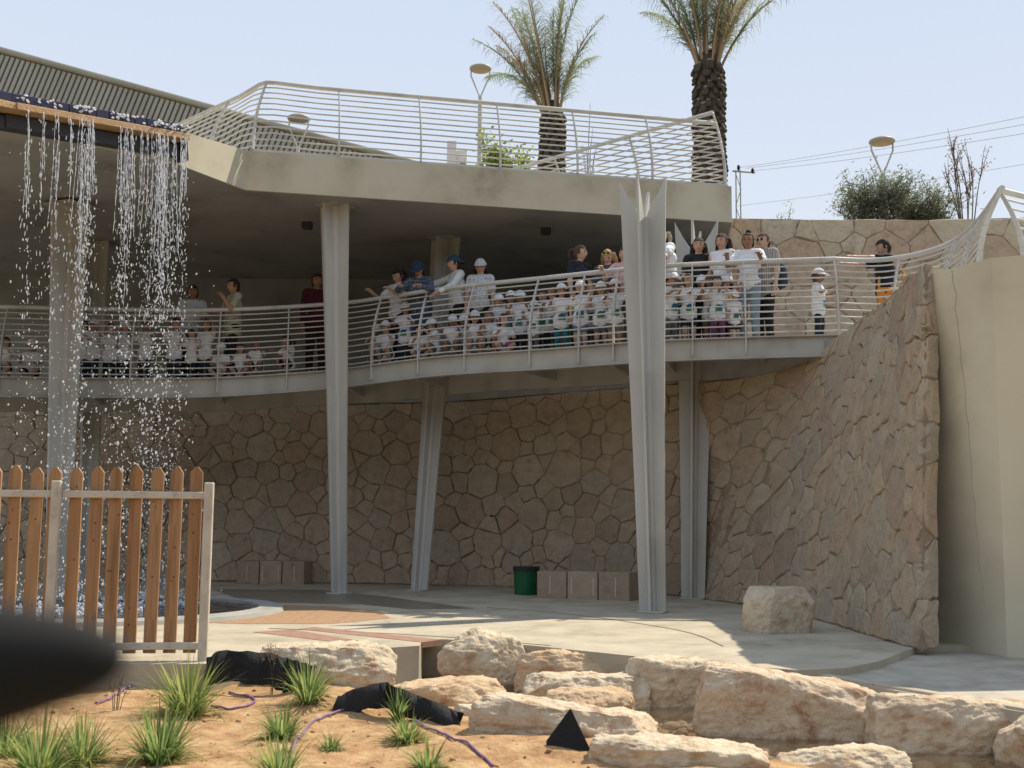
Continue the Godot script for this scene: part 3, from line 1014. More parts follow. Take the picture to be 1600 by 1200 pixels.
# hair or a cap, round the same head
func shell(xf: Transform3D, hr: float, keep: Callable, grow: float) -> SurfaceTool:
	var st := mb()
	st.set_smooth_group(1)
	var rows := 14
	var cols := 20
	var at := func(i: int, k: int) -> Vector3:
		var a := PI * i / rows
		var b := TAU * k / cols
		return Vector3(sin(a) * cos(b), cos(a), sin(a) * sin(b))
	for i in rows:
		for k in cols:
			var c: Vector3 = (at.call(i, k) + at.call(i + 1, k + 1)) / 2.0
			if not keep.call(c): continue
			var v := []
			for q in [[i, k], [i, k + 1], [i + 1, k + 1], [i + 1, k]]:
				var d: Vector3 = at.call(q[0], q[1])
				v.append(xf * (d * Vector3(0.73, 1.0, 0.88) * hr * grow * (1.0 + 0.03 * sin(d.x * 23.0 + d.z * 17.0))))
			for w: Vector3 in [v[0], v[1], v[2], v[0], v[2], v[3]]: st.add_vertex(w)
	return st

const SKINS := [[0.42, 0.24, 0.16], [0.5, 0.31, 0.22], [0.3, 0.16, 0.1], [0.55, 0.36, 0.27]]

func person(label: String, at: Vector3, turn: float, d: Dictionary) -> Node3D:
	var child: bool = d.get("child", false)
	var o := thing("person", label, "child" if child else "person", at, deg_to_rad(turn), d.get("group", "visitors on the footbridge"))
	var legwear: String = d.get("legs", "long")
	var fig := figure(child, d.pose, d.get("sleeves", "short"), legwear)
	var j: Dictionary = fig.j
	var scale: float = d.get("tall", 1.05 if child else 1.66) / (1.05 if child else 1.66)
	o.scale = Vector3.ONE * scale
	var hr := 0.102 if child else 0.12
	var look := Basis(Vector3.UP, deg_to_rad(d.get("yaw", 0.0))) * Basis(Vector3.RIGHT, deg_to_rad(d.get("nod", 0.0)))
	var xf := Transform3D(look, j.head)
	var body := [fig.body[0].duplicate(), fig.body[1].duplicate(), fig.body[2].duplicate()]
	var paint: PackedColorArray = fig.paint.duplicate()
	head_into(body, paint, xf, hr, child)
	put("body", to_mesh(body, paint), skin(SKINS[d.get("skin", 0)]), o)
	var shirt_mat: Material = d.shirt if d.shirt is Material else cloth(d.shirt)
	put("shirt", fig.shirt, shirt_mat, o)
	put("trousers" if legwear == "long" else "shorts", fig.pants, cloth(d.pants), o)
	for sh in fig.shoes: put("shoe", sh, cloth(d.get("shoes", [0.5, 0.48, 0.46])), o)
	var hair: Array = d.get("hair", [0.03, 0.02, 0.015])
	var style: String = d.get("style", "short")
	var front := 0.5 if style != "bun" else 0.62
	var hs := shell(xf, hr, func(c: Vector3) -> bool: return c.y > front or (c.z < 0.22 and c.y > -0.25) or (c.z < -0.25 and c.y > -0.75), 1.07)
	if style == "pony" or style == "braid":
		tube(hs, [xf * (Vector3(0, 0.45, -0.85) * hr), xf * (Vector3(0.05, 0.5, -1.35) * hr), xf * (Vector3(0.1, -0.1, -1.6) * hr), xf * (Vector3(0.1, -0.9, -1.45) * hr)], [0.2 * hr, 0.28 * hr, 0.25 * hr, 0.06 * hr], 7)
	elif style == "long":
		for e: float in [-0.55, 0.0, 0.55]:
			tube(hs, [xf * (Vector3(e, 0.3, -0.5) * hr), xf * (Vector3(e * 1.35, -0.5, -0.6) * hr), xf * (Vector3(e * 1.4, -1.3, -0.55) * hr), xf * (Vector3(e * 1.2, -2.1, -0.5) * hr)], [0.4 * hr, 0.42 * hr, 0.36 * hr, 0.1 * hr], 7)
	elif style == "bun":
		ball(hs, xf * (Vector3(0, 1.2, -0.25) * hr), Vector3(0.36, 0.32, 0.36) * hr, 7, 10)
	put("hair", flat(hs), cloth(hair), o)
	if d.has("cap"):
		var cs := shell(xf, hr, func(c: Vector3) -> bool: return c.y > 0.24, 1.17)
		var back: float = -1.0 if d.get("backwards", false) else 1.0
		var rim := []
		for k in 9:
			var a := PI * (k / 8.0)
			rim.append([xf * (Vector3(cos(a) * 0.8, 0.3, sin(a) * 0.98 * back) * hr), xf * (Vector3(cos(a) * 0.8, 0.14, (sin(a) * 1.6 + 0.04) * back) * hr)])
		for k in 8:
			var lift := xf.basis.y * 0.012
			quad(cs, rim[k][0], rim[k][1], rim[k + 1][1], rim[k + 1][0])
			quad(cs, rim[k][0] + lift, rim[k][1] + lift, rim[k + 1][1] + lift, rim[k + 1][0] + lift)
			quad(cs, rim[k][1], rim[k][1] + lift, rim[k + 1][1] + lift, rim[k + 1][1])
		put("cap", flat(cs), d.cap if d.cap is Material else cloth(d.cap), o)
	if d.get("print", false):
		# the flat picture on the shirt front: a blue animal over a green strip, lying on the cloth
		var c: Vector3 = j.hip + Vector3(0, 0.035, 0)
		var rr := 0.0925 if d.pose != "crouch" else 0.093
		for part in [["print", [0.03, 0.13, 0.24], [[-0.06, 0.0], [-0.045, 0.035], [-0.01, 0.055], [0.03, 0.045], [0.062, 0.06], [0.05, 0.02], [0.055, -0.012], [0.0, -0.02]]], ["print", [0.07, 0.25, 0.09], [[-0.062, -0.05], [0.05, -0.05], [0.055, -0.018], [-0.055, -0.012]]]]:
			var poly := PackedVector2Array()
			for q in part[2]: poly.append(Vector2(q[0], q[1]))
			var st := mb()
			var idx := Geometry2D.triangulate_polygon(poly)
			for w in idx:
				var a := poly[w].x / 0.13
				st.add_vertex(c + Vector3(poly[w].x, poly[w].y, 0.006 + rr + 0.006 * cos(a * 2.0) - 0.02 * a * a))
			var pm := put(part[0], flat(st), cloth(part[1]), o)
	if d.has("shades"):
		var gs := mb()
		for e: float in [-1.0, 1.0]: ball(gs, xf * (Vector3(e * 0.27, 0.04 + d.shades, 0.82 - 0.2 * d.shades) * hr), Vector3(0.2, 0.14, 0.06) * hr, 5, 8, xf.basis)
		put("sunglasses", flat(gs), M.black, o)
	return o

# ---------------------------------------------------------------- the scene
var channel := [Vector3(-0.839, -0.370, -12.062), Vector3(-0.400, -0.370, -11.175), Vector3(0.136, -0.370, -10.348), Vector3(0.716, -0.370, -9.833), Vector3(1.290, -0.370, -9.370), Vector3(2.108, -0.370, -8.582), Vector3(2.904, -0.370, -7.645), Vector3(3.603, -0.370, -6.675)]

func soil(x: float, z: float) -> float:
	var p := Vector2(x, z)
	var near := 99.0
	var beyond := false
	for i in channel.size() - 1:
		var a := Vector2(channel[i].x, channel[i].z)
		var b := Vector2(channel[i + 1].x, channel[i + 1].z)
		var q := Geometry2D.get_closest_point_to_segment(p, a, b)
		if p.distance_to(q) < near:
			near = p.distance_to(q)
			beyond = (b - a).cross(p - a) < 0.0 and (i > 0 or q != a)
	var h := lerpf(-0.45, -0.19, smoothstep(0.45, 1.7, near))
	if beyond: h = -0.45
	return h + noise.get_noise_2d(x * 60.0, z * 60.0) * 0.06 + noise.get_noise_2d(x * 260.0, z * 260.0) * 0.025

func grounded(p: Vector3, sink := 0.0) -> Vector3:
	return Vector3(p.x, soil(p.x, p.z) - sink, p.z)

func _ready() -> void:
	rng.seed = 4
	noise.seed = 11
	# camera
	var cam := Camera3D.new()
	cam.name = "camera"
	add_child(cam)
	cam.position = Vector3(0, 1.2, 0)
	cam.rotation = Vector3(atan(210.0 / 1800.0), 0, deg_to_rad(0.5))
	var lens := CameraAttributesPhysical.new()
	lens.frustum_focal_length = 36.0
	lens.frustum_focus_distance = 15.0
	lens.exposure_aperture = 3.4
	lens.frustum_near = 0.05
	lens.frustum_far = 4000.0
	cam.attributes = lens
	cam.current = true
	# sky and sun
	var env := Environment.new()
	var sky := Sky.new()
	var sm := ProceduralSkyMaterial.new()
	sm.sky_top_color = Color(0.735, 0.80, 0.89)
	sm.sky_horizon_color = Color(0.91, 0.922, 0.942)
	sm.sky_curve = 0.22
	sm.ground_horizon_color = Color(0.80, 0.79, 0.77)
	sm.ground_bottom_color = Color(0.55, 0.5, 0.42)
	sky.sky_material = sm
	env.background_mode = Environment.BG_SKY
	env.sky = sky
	env.background_energy_multiplier = 1.0
	env.tonemap_mode = Environment.TONE_MAPPER_LINEAR
	env.tonemap_exposure = 1.14
	env.sdfgi_enabled = true
	env.ssao_enabled = true
	env.ssil_enabled = true
	var we := WorldEnvironment.new()
	we.environment = env
	add_child(we)
	var sun := DirectionalLight3D.new()
	sun.name = "sun"
	sun.light_energy = 1.6
	sun.light_color = Color(1.0, 0.95, 0.86)
	sun.light_angular_distance = 0.5
	sun.shadow_enabled = true
	add_child(sun)
	sun.look_at_from_position(Vector3(0.59, 1.0, -0.51) * 50.0, Vector3.ZERO)

	materials()
	setting()
	structures()
	fence_and_pool()
	garden()
	plateau()
	crowd()

# ---------------------------------------------------------------- ground, plaza, walls
var wall_foot := []
var wall_head := []

func setting() -> void:
	var g := PlaneMesh.new()
	g.size = Vector2(3000, 3000)
	var ground := struct("ground", g, M.earth)
	ground.position = Vector3(0, -0.9, -200)
	# the garden soil in front
	var st := mb()
	st.set_smooth_group(1)
	var step := 0.07
	var x0 := -7.0
	var z0 := -13.2
	var nx := 200
	var nz := 172
	for j in nz + 1:
		for i in nx + 1:
			var x := x0 + i * step
			var z := z0 + j * step
			st.add_vertex(Vector3(x, soil(x, z), z))
	for j in nz:
		for i in nx:
			var a := j * (nx + 1) + i
			for k: int in [a, a + 1, a + nx + 2, a, a + nx + 2, a + nx + 1]: st.add_index(k)
	st.generate_normals()
	struct("garden_soil", st.commit(), M.sand)
	# plaza and pavement
	var edge := [Vector3(-5.960, 0.000, -9.170), Vector3(-2.437, 0.000, -9.614), Vector3(-2.092, 0.000, -10.215), Vector3(-0.853, 0.000, -11.073), Vector3(-0.859, 0.000, -11.713), Vector3(-0.614, 0.000, -11.672), Vector3(0.174, 0.000, -11.211), Vector3(1.149, 0.000, -10.359), Vector3(1.800, 0.000, -9.910), Vector3(2.327, 0.000, -9.533)]
	var curve := [Vector3(2.758, 0.000, -9.682), Vector3(3.208, 0.000, -10.185), Vector3(3.670, 0.000, -10.944), Vector3(4.054, 0.000, -11.520)]
	var plaza: Array = edge + curve + [Vector3(6.5, 0, -11.5), Vector3(6.5, 0, -25), Vector3(-16, 0, -25), Vector3(-16, 0, -10)]
	struct("plaza", prism_mesh(plaza, -0.7, 0.0), M.concrete)
	var pave := [Vector3(2.354, -0.060, -9.800), Vector3(2.846, -0.060, -9.953), Vector3(3.305, -0.060, -10.458), Vector3(3.774, -0.060, -11.219), Vector3(4.190, -0.060, -11.855), Vector3(9.5, 0, -12.5), Vector3(9.5, 0, -7.0), Vector3(3.500, -0.060, -7.840), Vector3(2.812, -0.060, -9.023)]
	struct("pavement", prism_mesh(pave, -0.7, -0.06), M.pavement)
	var kb := mb()
	bar(kb, Vector3(2.393, -0.070, -9.919), Vector3(2.845, -0.070, -9.129), 0.1, 0.06)
	bar(kb, Vector3(2.850, -0.070, -9.129), Vector3(3.540, -0.070, -7.928), 0.1, 0.06)
	struct("kerb", flat(kb), M.concrete)
	# overgrown slope added behind the viewer, unseen, to block the low sky
	var hl := mb()
	hl.set_smooth_group(1)
	var prof := [Vector2(9, -0.9), Vector2(13, 1.5), Vector2(20, 7.0), Vector2(27, 12.0), Vector2(40, 15.0), Vector2(120, 16.0)]
	for i in prof.size() - 1:
		for k in 30:
			var v := []
			for q in [[i, k], [i, k + 1], [i + 1, k + 1], [i + 1, k]]:
				var x: float = -75.0 + 5.0 * q[1]
				var p: Vector2 = prof[q[0]]
				v.append(Vector3(x, p.y * (1.0 + 0.25 * noise.get_noise_2d(x * 12.0, p.x * 12.0)), p.x - 0.0035 * x * x))
			for q: Vector3 in [v[0], v[1], v[2], v[0], v[2], v[3]]: hl.add_vertex(q)
	struct("added_hill", flat(hl), M.added_hill)
	# bands set into the plaza
	for b in [[Vector3(-2.673, 0.000, -12.202), Vector3(-2.332, 0.000, -12.510), Vector3(-1.480, 0.000, -11.479), Vector3(-1.709, 0.000, -11.343)], [Vector3(-2.278, 0.000, -12.586), Vector3(-2.132, 0.000, -12.819), Vector3(-0.674, 0.000, -11.606), Vector3(-0.845, 0.000, -11.356)]]:
		struct("paving_band", prism_mesh(b, -0.05, 0.004), M.red_band)
	struct("pebble_paving", prism_mesh([Vector3(-3.608, 0.000, -13.301), Vector3(-2.985, 0.000, -13.122), Vector3(-1.997, 0.000, -13.217), Vector3(-1.432, 0.000, -14.028), Vector3(-1.702, 0.000, -15.052), Vector3(-2.383, 0.000, -15.731), Vector3(-3.208, 0.000, -15.980), Vector3(-3.048, 0.000, -14.606), Vector3(-3.188, 0.000, -13.677)], -0.05, 0.004), M.terracotta)
	struct("wet_paving", prism_mesh([Vector3(-4.854, 0.000, -19.171), Vector3(-3.133, 0.000, -19.244), Vector3(-1.924, 0.000, -17.835), Vector3(-0.486, 0.000, -15.612), Vector3(-1.322, 0.000, -15.410), Vector3(-2.104, 0.000, -16.229), Vector3(-3.192, 0.000, -16.342), Vector3(-3.770, 0.000, -16.521)], -0.05, 0.005), M.wet)
	for jt in [[Vector3(-2.596, 0.000, -12.629), Vector3(-1.032, 0.000, -12.079), Vector3(0.387, 0.000, -11.172)], [Vector3(-0.320, 0.000, -15.853), Vector3(0.830, 0.000, -14.725), Vector3(1.842, 0.000, -12.816), Vector3(2.045, 0.000, -11.248)]]:
		var js := mb()
		var jl := smooth(jt, 6)
		for i in jl.size() - 1: bar(js, jl[i] + Vector3.UP * 0.001, jl[i + 1] + Vector3.UP * 0.001, 0.022, 0.008)
		struct("paving_joint", flat(js), M.wet)
	# the retaining wall of rubble stone
	wall_foot = [Vector3(3.899, 0.000, -11.120), Vector3(3.843, 0.000, -11.678), Vector3(3.789, 0.000, -12.776), Vector3(3.755, 0.000, -14.372), Vector3(3.548, 0.000, -15.519), Vector3(3.348, 0.000, -16.626), Vector3(3.092, 0.000, -17.489), Vector3(2.675, 0.000, -18.582), Vector3(1.732, 0.000, -19.414), Vector3(0.587, 0.000, -20.309), Vector3(-1.110, 0.000, -20.822), Vector3(-4.412, 0.000, -21.334), Vector3(-8.251, 0.000, -21.584), Vector3(-11.730, 0.000, -21.455)]
	wall_head = [Vector3(4.346, 3.900, -11.889), Vector3(4.376, 3.880, -12.306), Vector3(4.512, 3.850, -13.301), Vector3(4.620, 3.830, -14.460), Vector3(4.625, 3.820, -15.384), Vector3(4.608, 3.800, -16.028), Vector3(4.275, 3.500, -16.584), Vector3(3.442, 3.360, -17.576), Vector3(2.198, 3.360, -18.710), Vector3(0.780, 3.360, -19.895), Vector3(-1.198, 3.360, -21.506), Vector3(-4.781, 3.360, -22.569), Vector3(-9.062, 3.360, -23.221), Vector3(-13.314, 3.360, -23.885)]
	var w := thing("retaining_wall", "curved rubble stone retaining wall below the footbridge", "wall")
	var turn_in := Vector3(0.17, 0, -0.1)
	stone_face(w, [wall_foot[0] + turn_in] + smooth(wall_foot, 4), [wall_head[0] + turn_in] + smooth(wall_head, 4), 31, 0.1, 0.34, 1.0, M.stones)
	var r := RandomNumberGenerator.new()
	r.seed = 9
	# coping pieces along the sloping head line near the end
	var line := smooth([wall_head[0], wall_head[1], wall_head[2], wall_head[3], wall_head[4]], 5)
	for i in range(6, line.size() - 1):
		var bs := mb()
		bar(bs, line[i] + Vector3(0.1, 0.03, 0), line[i + 1] + Vector3(0.1, 0.02, 0.03), 0.24 + r.randf_range(-0.06, 0.04), 0.07 + r.randf_range(-0.02, 0.03))
		put("coping_stone", flat(bs), M.stones[r.randi() % 8], w)

func structures() -> void:
	# floor of the gallery behind the footbridge
	var plan := []
	for i in range(5, wall_head.size()): plan.append(Vector3(wall_head[i].x, 0, wall_head[i].z - 0.02))
	plan.append_array([Vector3(-11, 0, -24.4), Vector3(3.9, 0, -24.4), Vector3(10.5, 0, -24.4), Vector3(10.5, 0, -11.2), Vector3(4.75, 0, -11.5)])
	for i in range(1, 5): plan.append(Vector3(wall_head[i].x + 0.2, 0, wall_head[i].z))
	struct("gallery_floor", prism_mesh(plan, 3.37, 3.76), M.raw_concrete)

	# plastered building block at the right
	var pw := thing("plaster_wall", "cracked yellow plaster wall standing right of the stone wall", "wall")
	var top := 3.79
	put("wall_body", prism_mesh([Vector3(4.361, -0.060, -11.985), Vector3(4.710, -0.035, -11.120), Vector3(5.402, 0.013, -10.760), Vector3(10.4, 0, -11.6), Vector3(10.4, 0, -12.9), Vector3(5.0, 0, -13.0)], -0.2, top), M.plaster_yellow, pw)
	var c0 := Vector3(4.361, -0.060, -11.985)
	var c1 := Vector3(Vector3(4.710, -0.035, -11.120).x, -0.06, -11.12)
	var along := (c1 - c0).normalized()
	var out := Vector3(along.z, 0, -along.x)
	if out.z < 0: out = -out
	var cr := mb()
	var r := RandomNumberGenerator.new()
	r.seed = 77
	var prev := Vector3.ZERO
	for i in 26:
		var t := i / 25.0
		var q := c0.lerp(c1, 0.44 + 0.26 * t + r.randf_range(-0.025, 0.025)) + Vector3.UP * lerpf(3.83, 0.5, t) + out * 0.001
		if i > 0: bar(cr, prev, q, 0.009 * (1.2 - t), 0.004, out)
		prev = q
	put("crack", flat(cr), M.crack, pw)

	# footbridge
	var deck_line := smooth([Vector3(-9.459, 3.284, -17.800), Vector3(-8.056, 3.331, -18.000), Vector3(-6.450, 3.361, -18.300), Vector3(-4.788, 3.422, -18.600), Vector3(-3.071, 3.591, -18.900), Vector3(-2.093, 3.684, -18.650), Vector3(-1.025, 3.756, -18.200), Vector3(0.578, 3.751, -17.300), Vector3(1.513, 3.777, -16.900), Vector3(2.193, 3.793, -16.650), Vector3(3.369, 3.819, -16.450), Vector3(4.668, 3.844, -16.300)], 5)
	var fb := thing("footbridge", "curved steel footbridge with grey edge beam and bar railing, crowded with children", "footbridge")
	var n := deck_line.size()
	var inner := []
	var outs := []
	for i in n:
		var t: Vector3 = deck_line[mini(i + 1, n - 1)] - deck_line[maxi(i - 1, 0)]
		var o := Vector3(-t.z, 0, t.x).normalized()
		outs.append(o)
		inner.append(deck_line[i] - o * 1.75)
	var dk := mb()
	var eb := mb()
	var fl := [mb(), mb()]
	var ib := mb()
	for i in n - 1:
		var d := Vector3.UP
		quad(dk, deck_line[i], deck_line[i + 1], inner[i + 1], inner[i])
		quad(dk, deck_line[i] - d * 0.07, inner[i] - d * 0.07, inner[i + 1] - d * 0.07, deck_line[i + 1] - d * 0.07)
		var a: Vector3 = deck_line[i] + outs[i] * 0.02
		var b: Vector3 = deck_line[i + 1] + outs[i + 1] * 0.02
		quad(eb, a + d * 0.01, b + d * 0.01, b - d * 0.29, a - d * 0.29)
		quad(eb, a - outs[i] * 0.04 + d * 0.01, a - outs[i] * 0.04 - d * 0.29, b - outs[i + 1] * 0.04 - d * 0.29, b - outs[i + 1] * 0.04 + d * 0.01)
		for fi in 2:
			var e: float = [0.01, -0.29][fi]
			var a2: Vector3 = a + outs[i] * 0.06
			var b2: Vector3 = b + outs[i + 1] * 0.06
			quad(fl[fi], a - outs[i] * 0.08 + d * e, b - outs[i + 1] * 0.08 + d * e, b2 + d * e, a2 + d * e)
			quad(fl[fi], a - outs[i] * 0.08 + d * (e - 0.02), a2 + d * (e - 0.02), b2 + d * (e - 0.02), b - outs[i + 1] * 0.08 + d * (e - 0.02))
			quad(fl[fi], a2 + d * e, b2 + d * e, b2 + d * (e - 0.02), a2 + d * (e - 0.02))
		var ia: Vector3 = inner[i] + outs[i] * 0.25
		var ibb: Vector3 = inner[i + 1] + outs[i + 1] * 0.25
		quad(ib, ia - d * 0.07, ibb - d * 0.07, ibb - d * 0.4, ia - d * 0.4)
		quad(ib, ia - outs[i] * 0.1 - d * 0.07, ia - outs[i] * 0.1 - d * 0.4, ibb - outs[i + 1] * 0.1 - d * 0.4, ibb - outs[i + 1] * 0.1 - d * 0.07)
		quad(ib, ia - d * 0.4, ibb - d * 0.4, ibb - outs[i + 1] * 0.1 - d * 0.4, ia - outs[i] * 0.1 - d * 0.4)
	put("deck", flat(dk), M.raw_concrete, fb)
	var ebo := put("edge_beam", flat(eb), M.beam, fb)
	for fi in 2: put("flange", flat(fl[fi]), M.beam, ebo)
	put("inner_beam", flat(ib), M.beam, fb)
	for i in range(3, n, 6):
		var cb := mb()
		bar(cb, deck_line[i] - Vector3.UP * 0.17 - outs[i] * 0.03, inner[i] - Vector3.UP * 0.19 + outs[i] * 0.2, 0.08, 0.19)
		put("cross_beam", flat(cb), M.beam, fb)
	var spots := []
	for k in 17: spots.append((k + 0.5) / 17.0)
	spots[16] = 1.0
	railing(fb, deck_line, 1.17, 0.24, 0.07, 11, spots, 1.0 if outs[10].z * 1.0 > 0 and false else -1.0, "railing", 0.24)
	# railing round the path beyond the footbridge
	var e0: Vector3 = deck_line[n - 1]
	var pr := thing("path_railing", "pale bar railing curving up beside the path above the plaster wall", "railing")
	railing(pr, smooth([e0 + Vector3(0.03, 0, 0), Vector3(5.35, 3.84, -16.3), Vector3(5.78, 3.86, -15.7), Vector3(5.75, 3.88, -14.6), Vector3(5.45, 3.9, -13.1)], 5), 1.17, 0.24, 0.07, 11, [0.3, 0.62, 0.8, 1.0], -1.0, "rail", 0.1)
	var pr2 := thing("path_railing", "end of pale bar railing at the right edge, above the plaster wall", "railing")
	railing(pr2, smooth([Vector3(5.8, 3.88, -12.95), Vector3(6.3, 3.86, -13.2), Vector3(7.8, 3.86, -14.0)], 5), 1.2, 0.24, 0.1, 9, [0.0, 0.55], -1.0, "rail", 0.1)

	# the terrace slab
	var tr := thing("terrace", "beige concrete terrace roof with railing and a waterfall trough along its left edge", "building")
	var f0 := Vector3(-7.808, 5.945, -11.000)
	var f1 := Vector3(-6.296, 6.280, -13.600)
	var f2 := Vector3(-4.731, 6.661, -15.900)
	var f3 := Vector3(-4.163, 6.850, -17.383)
	var f4 := Vector3(3.708, 6.850, -19.089)
	put("slab", prism_mesh([f0, f1, f2, f3, f4, f4 + Vector3(0.3, 0, -2.2), Vector3(3.6, 0, -24.6), Vector3(-13, 0, -24.6)], [f0.y - 0.36, f1.y - 0.36, f2.y - 0.52, 6.22, 6.22, 6.22, 6.22, 6.22], [f0.y - 0.13, f1.y - 0.13, f2.y - 0.02, 6.85, 6.85, 6.85, 6.85, 6.85]), M.plaster, tr)
	put("soffit_shade", prism_mesh([f0 + Vector3(-0.03, 0, -0.02), f1 + Vector3(-0.03, 0, -0.01), f2 + Vector3(-0.03, 0, 0), f3 + Vector3(-0.02, 0, -0.03), f4 + Vector3(-0.03, 0, -0.03), f4 + Vector3(0.27, 0, -2.15), Vector3(3.57, 0, -24.55), Vector3(-12.95, 0, -24.55)], [f0.y - 0.366, f1.y - 0.366, f2.y - 0.526, 6.214, 6.214, 6.214, 6.214, 6.214], [f0.y - 0.3, f1.y - 0.3, f2.y - 0.45, 6.3, 6.3, 6.3, 6.3, 6.3]), M.ceiling_shade, tr)  # thin sheet under the plaster slab, its darker colour stands in for shade
	put("upstand", prism_mesh([f3 + Vector3(0.04, 0, -0.05), f4 + Vector3(-0.05, 0, -0.06), f4 + Vector3(-0.05, 0, -0.2), f3 + Vector3(0.04, 0, -0.2)], 6.84, 6.9), M.rail, tr)
	put("back_wall", box_mesh(Transform3D(Basis(), Vector3(-4.0, 5.0, -24.2)), Vector3(16, 2.5, 0.3)), M.ceiling_shade, tr)  # gallery walls take the same grey, shade included in the colour
	put("side_wall", box_mesh(Transform3D(Basis(), Vector3(3.75, 5.0, -22.2)), Vector3(0.3, 2.5, 4.0)), M.ceiling_shade, tr)
	# the trough: blue tiles on its rim, a wet stone lip, a dark face below
	var edge_dir := (f2 - f1).normalized()
	var edge_out := Vector3(-edge_dir.z, 0, edge_dir.x).normalized()
	if edge_out.z < 0: edge_out = -edge_out
	var e_0 := f0 + Vector3.DOWN * 0.1
	var e_1 := f1 + Vector3.DOWN * 0.1
	var e_2 := f2 + Vector3.DOWN * 0.09 - edge_dir * 0.16
	var edge_path := [e_0, e_1, e_2]
	var total := path_len(edge_path)
	for k in int(total / 0.2):
		var a := path_at(edge_path, k * 0.2)
		var b := path_at(edge_path, k * 0.2 + 0.193)
		var ts := mb()
		bar(ts, a + edge_out * 0.12 + Vector3.UP * 0.02, b + edge_out * 0.12 + Vector3.UP * 0.02, 0.34, 0.11)
		put("tile", flat(ts), M.tile, tr)
	var lip := mb()
	var dark := mb()
	for seg in [[e_0, e_1], [e_1, e_2]]:
		bar(lip, seg[0] + edge_out * 0.16 + Vector3.DOWN * 0.1, seg[1] + edge_out * 0.14 + Vector3.DOWN * 0.1, 0.44, 0.085)
		bar(dark, seg[0] + edge_out * 0.06 + Vector3.DOWN * 0.24, seg[1] + edge_out * 0.04 + Vector3.DOWN * 0.26, 0.2, 0.17)
	put("lip", flat(lip), M.lip, tr)
	put("trough_face", flat(dark), M.dark_metal, tr)
	put("trough_end", box_mesh(Transform3D(Basis.looking_at(edge_dir), f2 + edge_out * 0.06 + Vector3.DOWN * 0.28 - edge_dir * 0.1), Vector3(0.3, 0.42, 0.08)), M.dark_metal, tr)
	var r_out := -1.0
	var rail_front := [f3 + Vector3(0.1, 0.03, -0.08)]
	for k in range(1, 9): rail_front.append((f3 + Vector3(0.1, 0.03, -0.08)).lerp(f4 + Vector3(-0.1, 0.03, -0.1), k / 8.0))
	var ps := []
	for k in 7: ps.append((k + 0.0) / 6.0)
	var back_l := Vector3(-7.6, 6.88, -21.0)
	var left_line := []
	for k in 6: left_line.append(back_l.lerp(f3 + Vector3(0.1, 0.03, -0.08), k / 5.0))
	var whole := left_line + rail_front.slice(1)
	var rl := smooth(whole, 3)
	var marks := [0.14, 0.29]
	for k in 7: marks.append((5.0 + 8.0 * k / 6.0) / 13.0)
	railing(tr, rl, 1.22, 0.32, 0.05, 11, marks, r_out, "railing")
	var back_line := []
	for k in 9: back_line.append((f4 + Vector3(-0.1, 0.03, -0.1)).lerp(Vector3(-1.6, 6.88, -24.3), k / 8.0))
	railing(tr, back_line, 1.22, 0.32, 0.05, 11, [0.02, 0.28, 0.5, 0.75, 1.0], r_out, "railing")
	for q in [Vector3(-3.540, 6.200, -19.326), Vector3(0.566, 6.200, -19.579)]:
		var lf := put("ceiling_lamp", box_mesh(Transform3D(Basis(), q + Vector3(0, -0.03, 0)), Vector3(0.17, 0.14, 0.17), 0.02), M.dark_metal, tr)

	# columns
	column(Vector3(-6.682, 0.000, -17.218), Vector3(-6.998, 6.048, -17.750), 0.19, 0.36, 0.45, false, "grey steel column behind the falling water")
	column(Vector3(-7.157, 0.000, -19.725), Vector3(-7.721, 6.250, -20.872), 0.15, 0.28, 0.4, false, "dim inner steel column just right of the waterfall column")
	column(Vector3(-2.682, 0.000, -18.333), Vector3(-2.902, 6.220, -18.238), 0.13, 0.27, 0.55, false, "tall steel column in front of the bridge, under the terrace edge")
	column(Vector3(-1.503, 0.000, -19.303), Vector3(-1.217, 6.220, -20.417), 0.14, 0.28, 0.5, false, "leaning steel column behind the bridge, against the stone wall")
	column(Vector3(1.858, 0.000, -15.232), Vector3(1.827, 5.997, -15.900), 0.155, 0.3, 0.35, true, "large front steel column with spread petal top, standing free before the bridge")
	column(Vector3(2.797, 0.000, -17.865), Vector3(2.975, 6.034, -18.300), 0.16, 0.31, 0.35, true, "rear steel column with spread petal top, rising behind the crowd")

	# stone wall above the path
	var uw := thing("upper_wall", "buff stone wall of large fitted blocks behind the path", "wall")
	var uf := [Vector3(3.62, 3.7, -20.0), Vector3(5.5, 3.7, -20.05), Vector3(7.5, 3.7, -20.0), Vector3(10.2, 3.7, -19.6)]
	var uh := []
	for p: Vector3 in uf: uh.append(Vector3(p.x, 6.55, p.z - 0.06))
	stone_face(uw, uf, uh, 57, 0.17, 0.44, -1.0, M.pale_stones)
	put("wall_body", prism_mesh([uf[0] + Vector3(0, 0, -0.08), uf[1] + Vector3(0, 0, -0.08), uf[2] + Vector3(0, 0, -0.08), uf[3] + Vector3(0, 0, -0.08), Vector3(10.2, 0, -20.4), Vector3(3.62, 0, -20.5)], 3.6, 6.54), M.mortar, uw)

	# ribbed building behind the terrace
	var rb := thing("ribbed_building", "large ribbed metal roof flank sloping down behind the terrace", "building")
	var t0 := Vector3(-18.578, 14.985, -30.000)
	var t1 := Vector3(-13.965, 13.683, -30.000)
	var t2 := Vector3(-3.316, 10.791, -30.000)
	var t3 := Vector3(-1.763, 10.346, -30.000)
	var low := 6.3
	put("flank", prism_mesh_upright([Vector3(t0.x, low, -30), t0, t1, t2, t3, Vector3(t3.x, low, -30)], 0.4), M.rib, rb)
	var n_ribs := 108
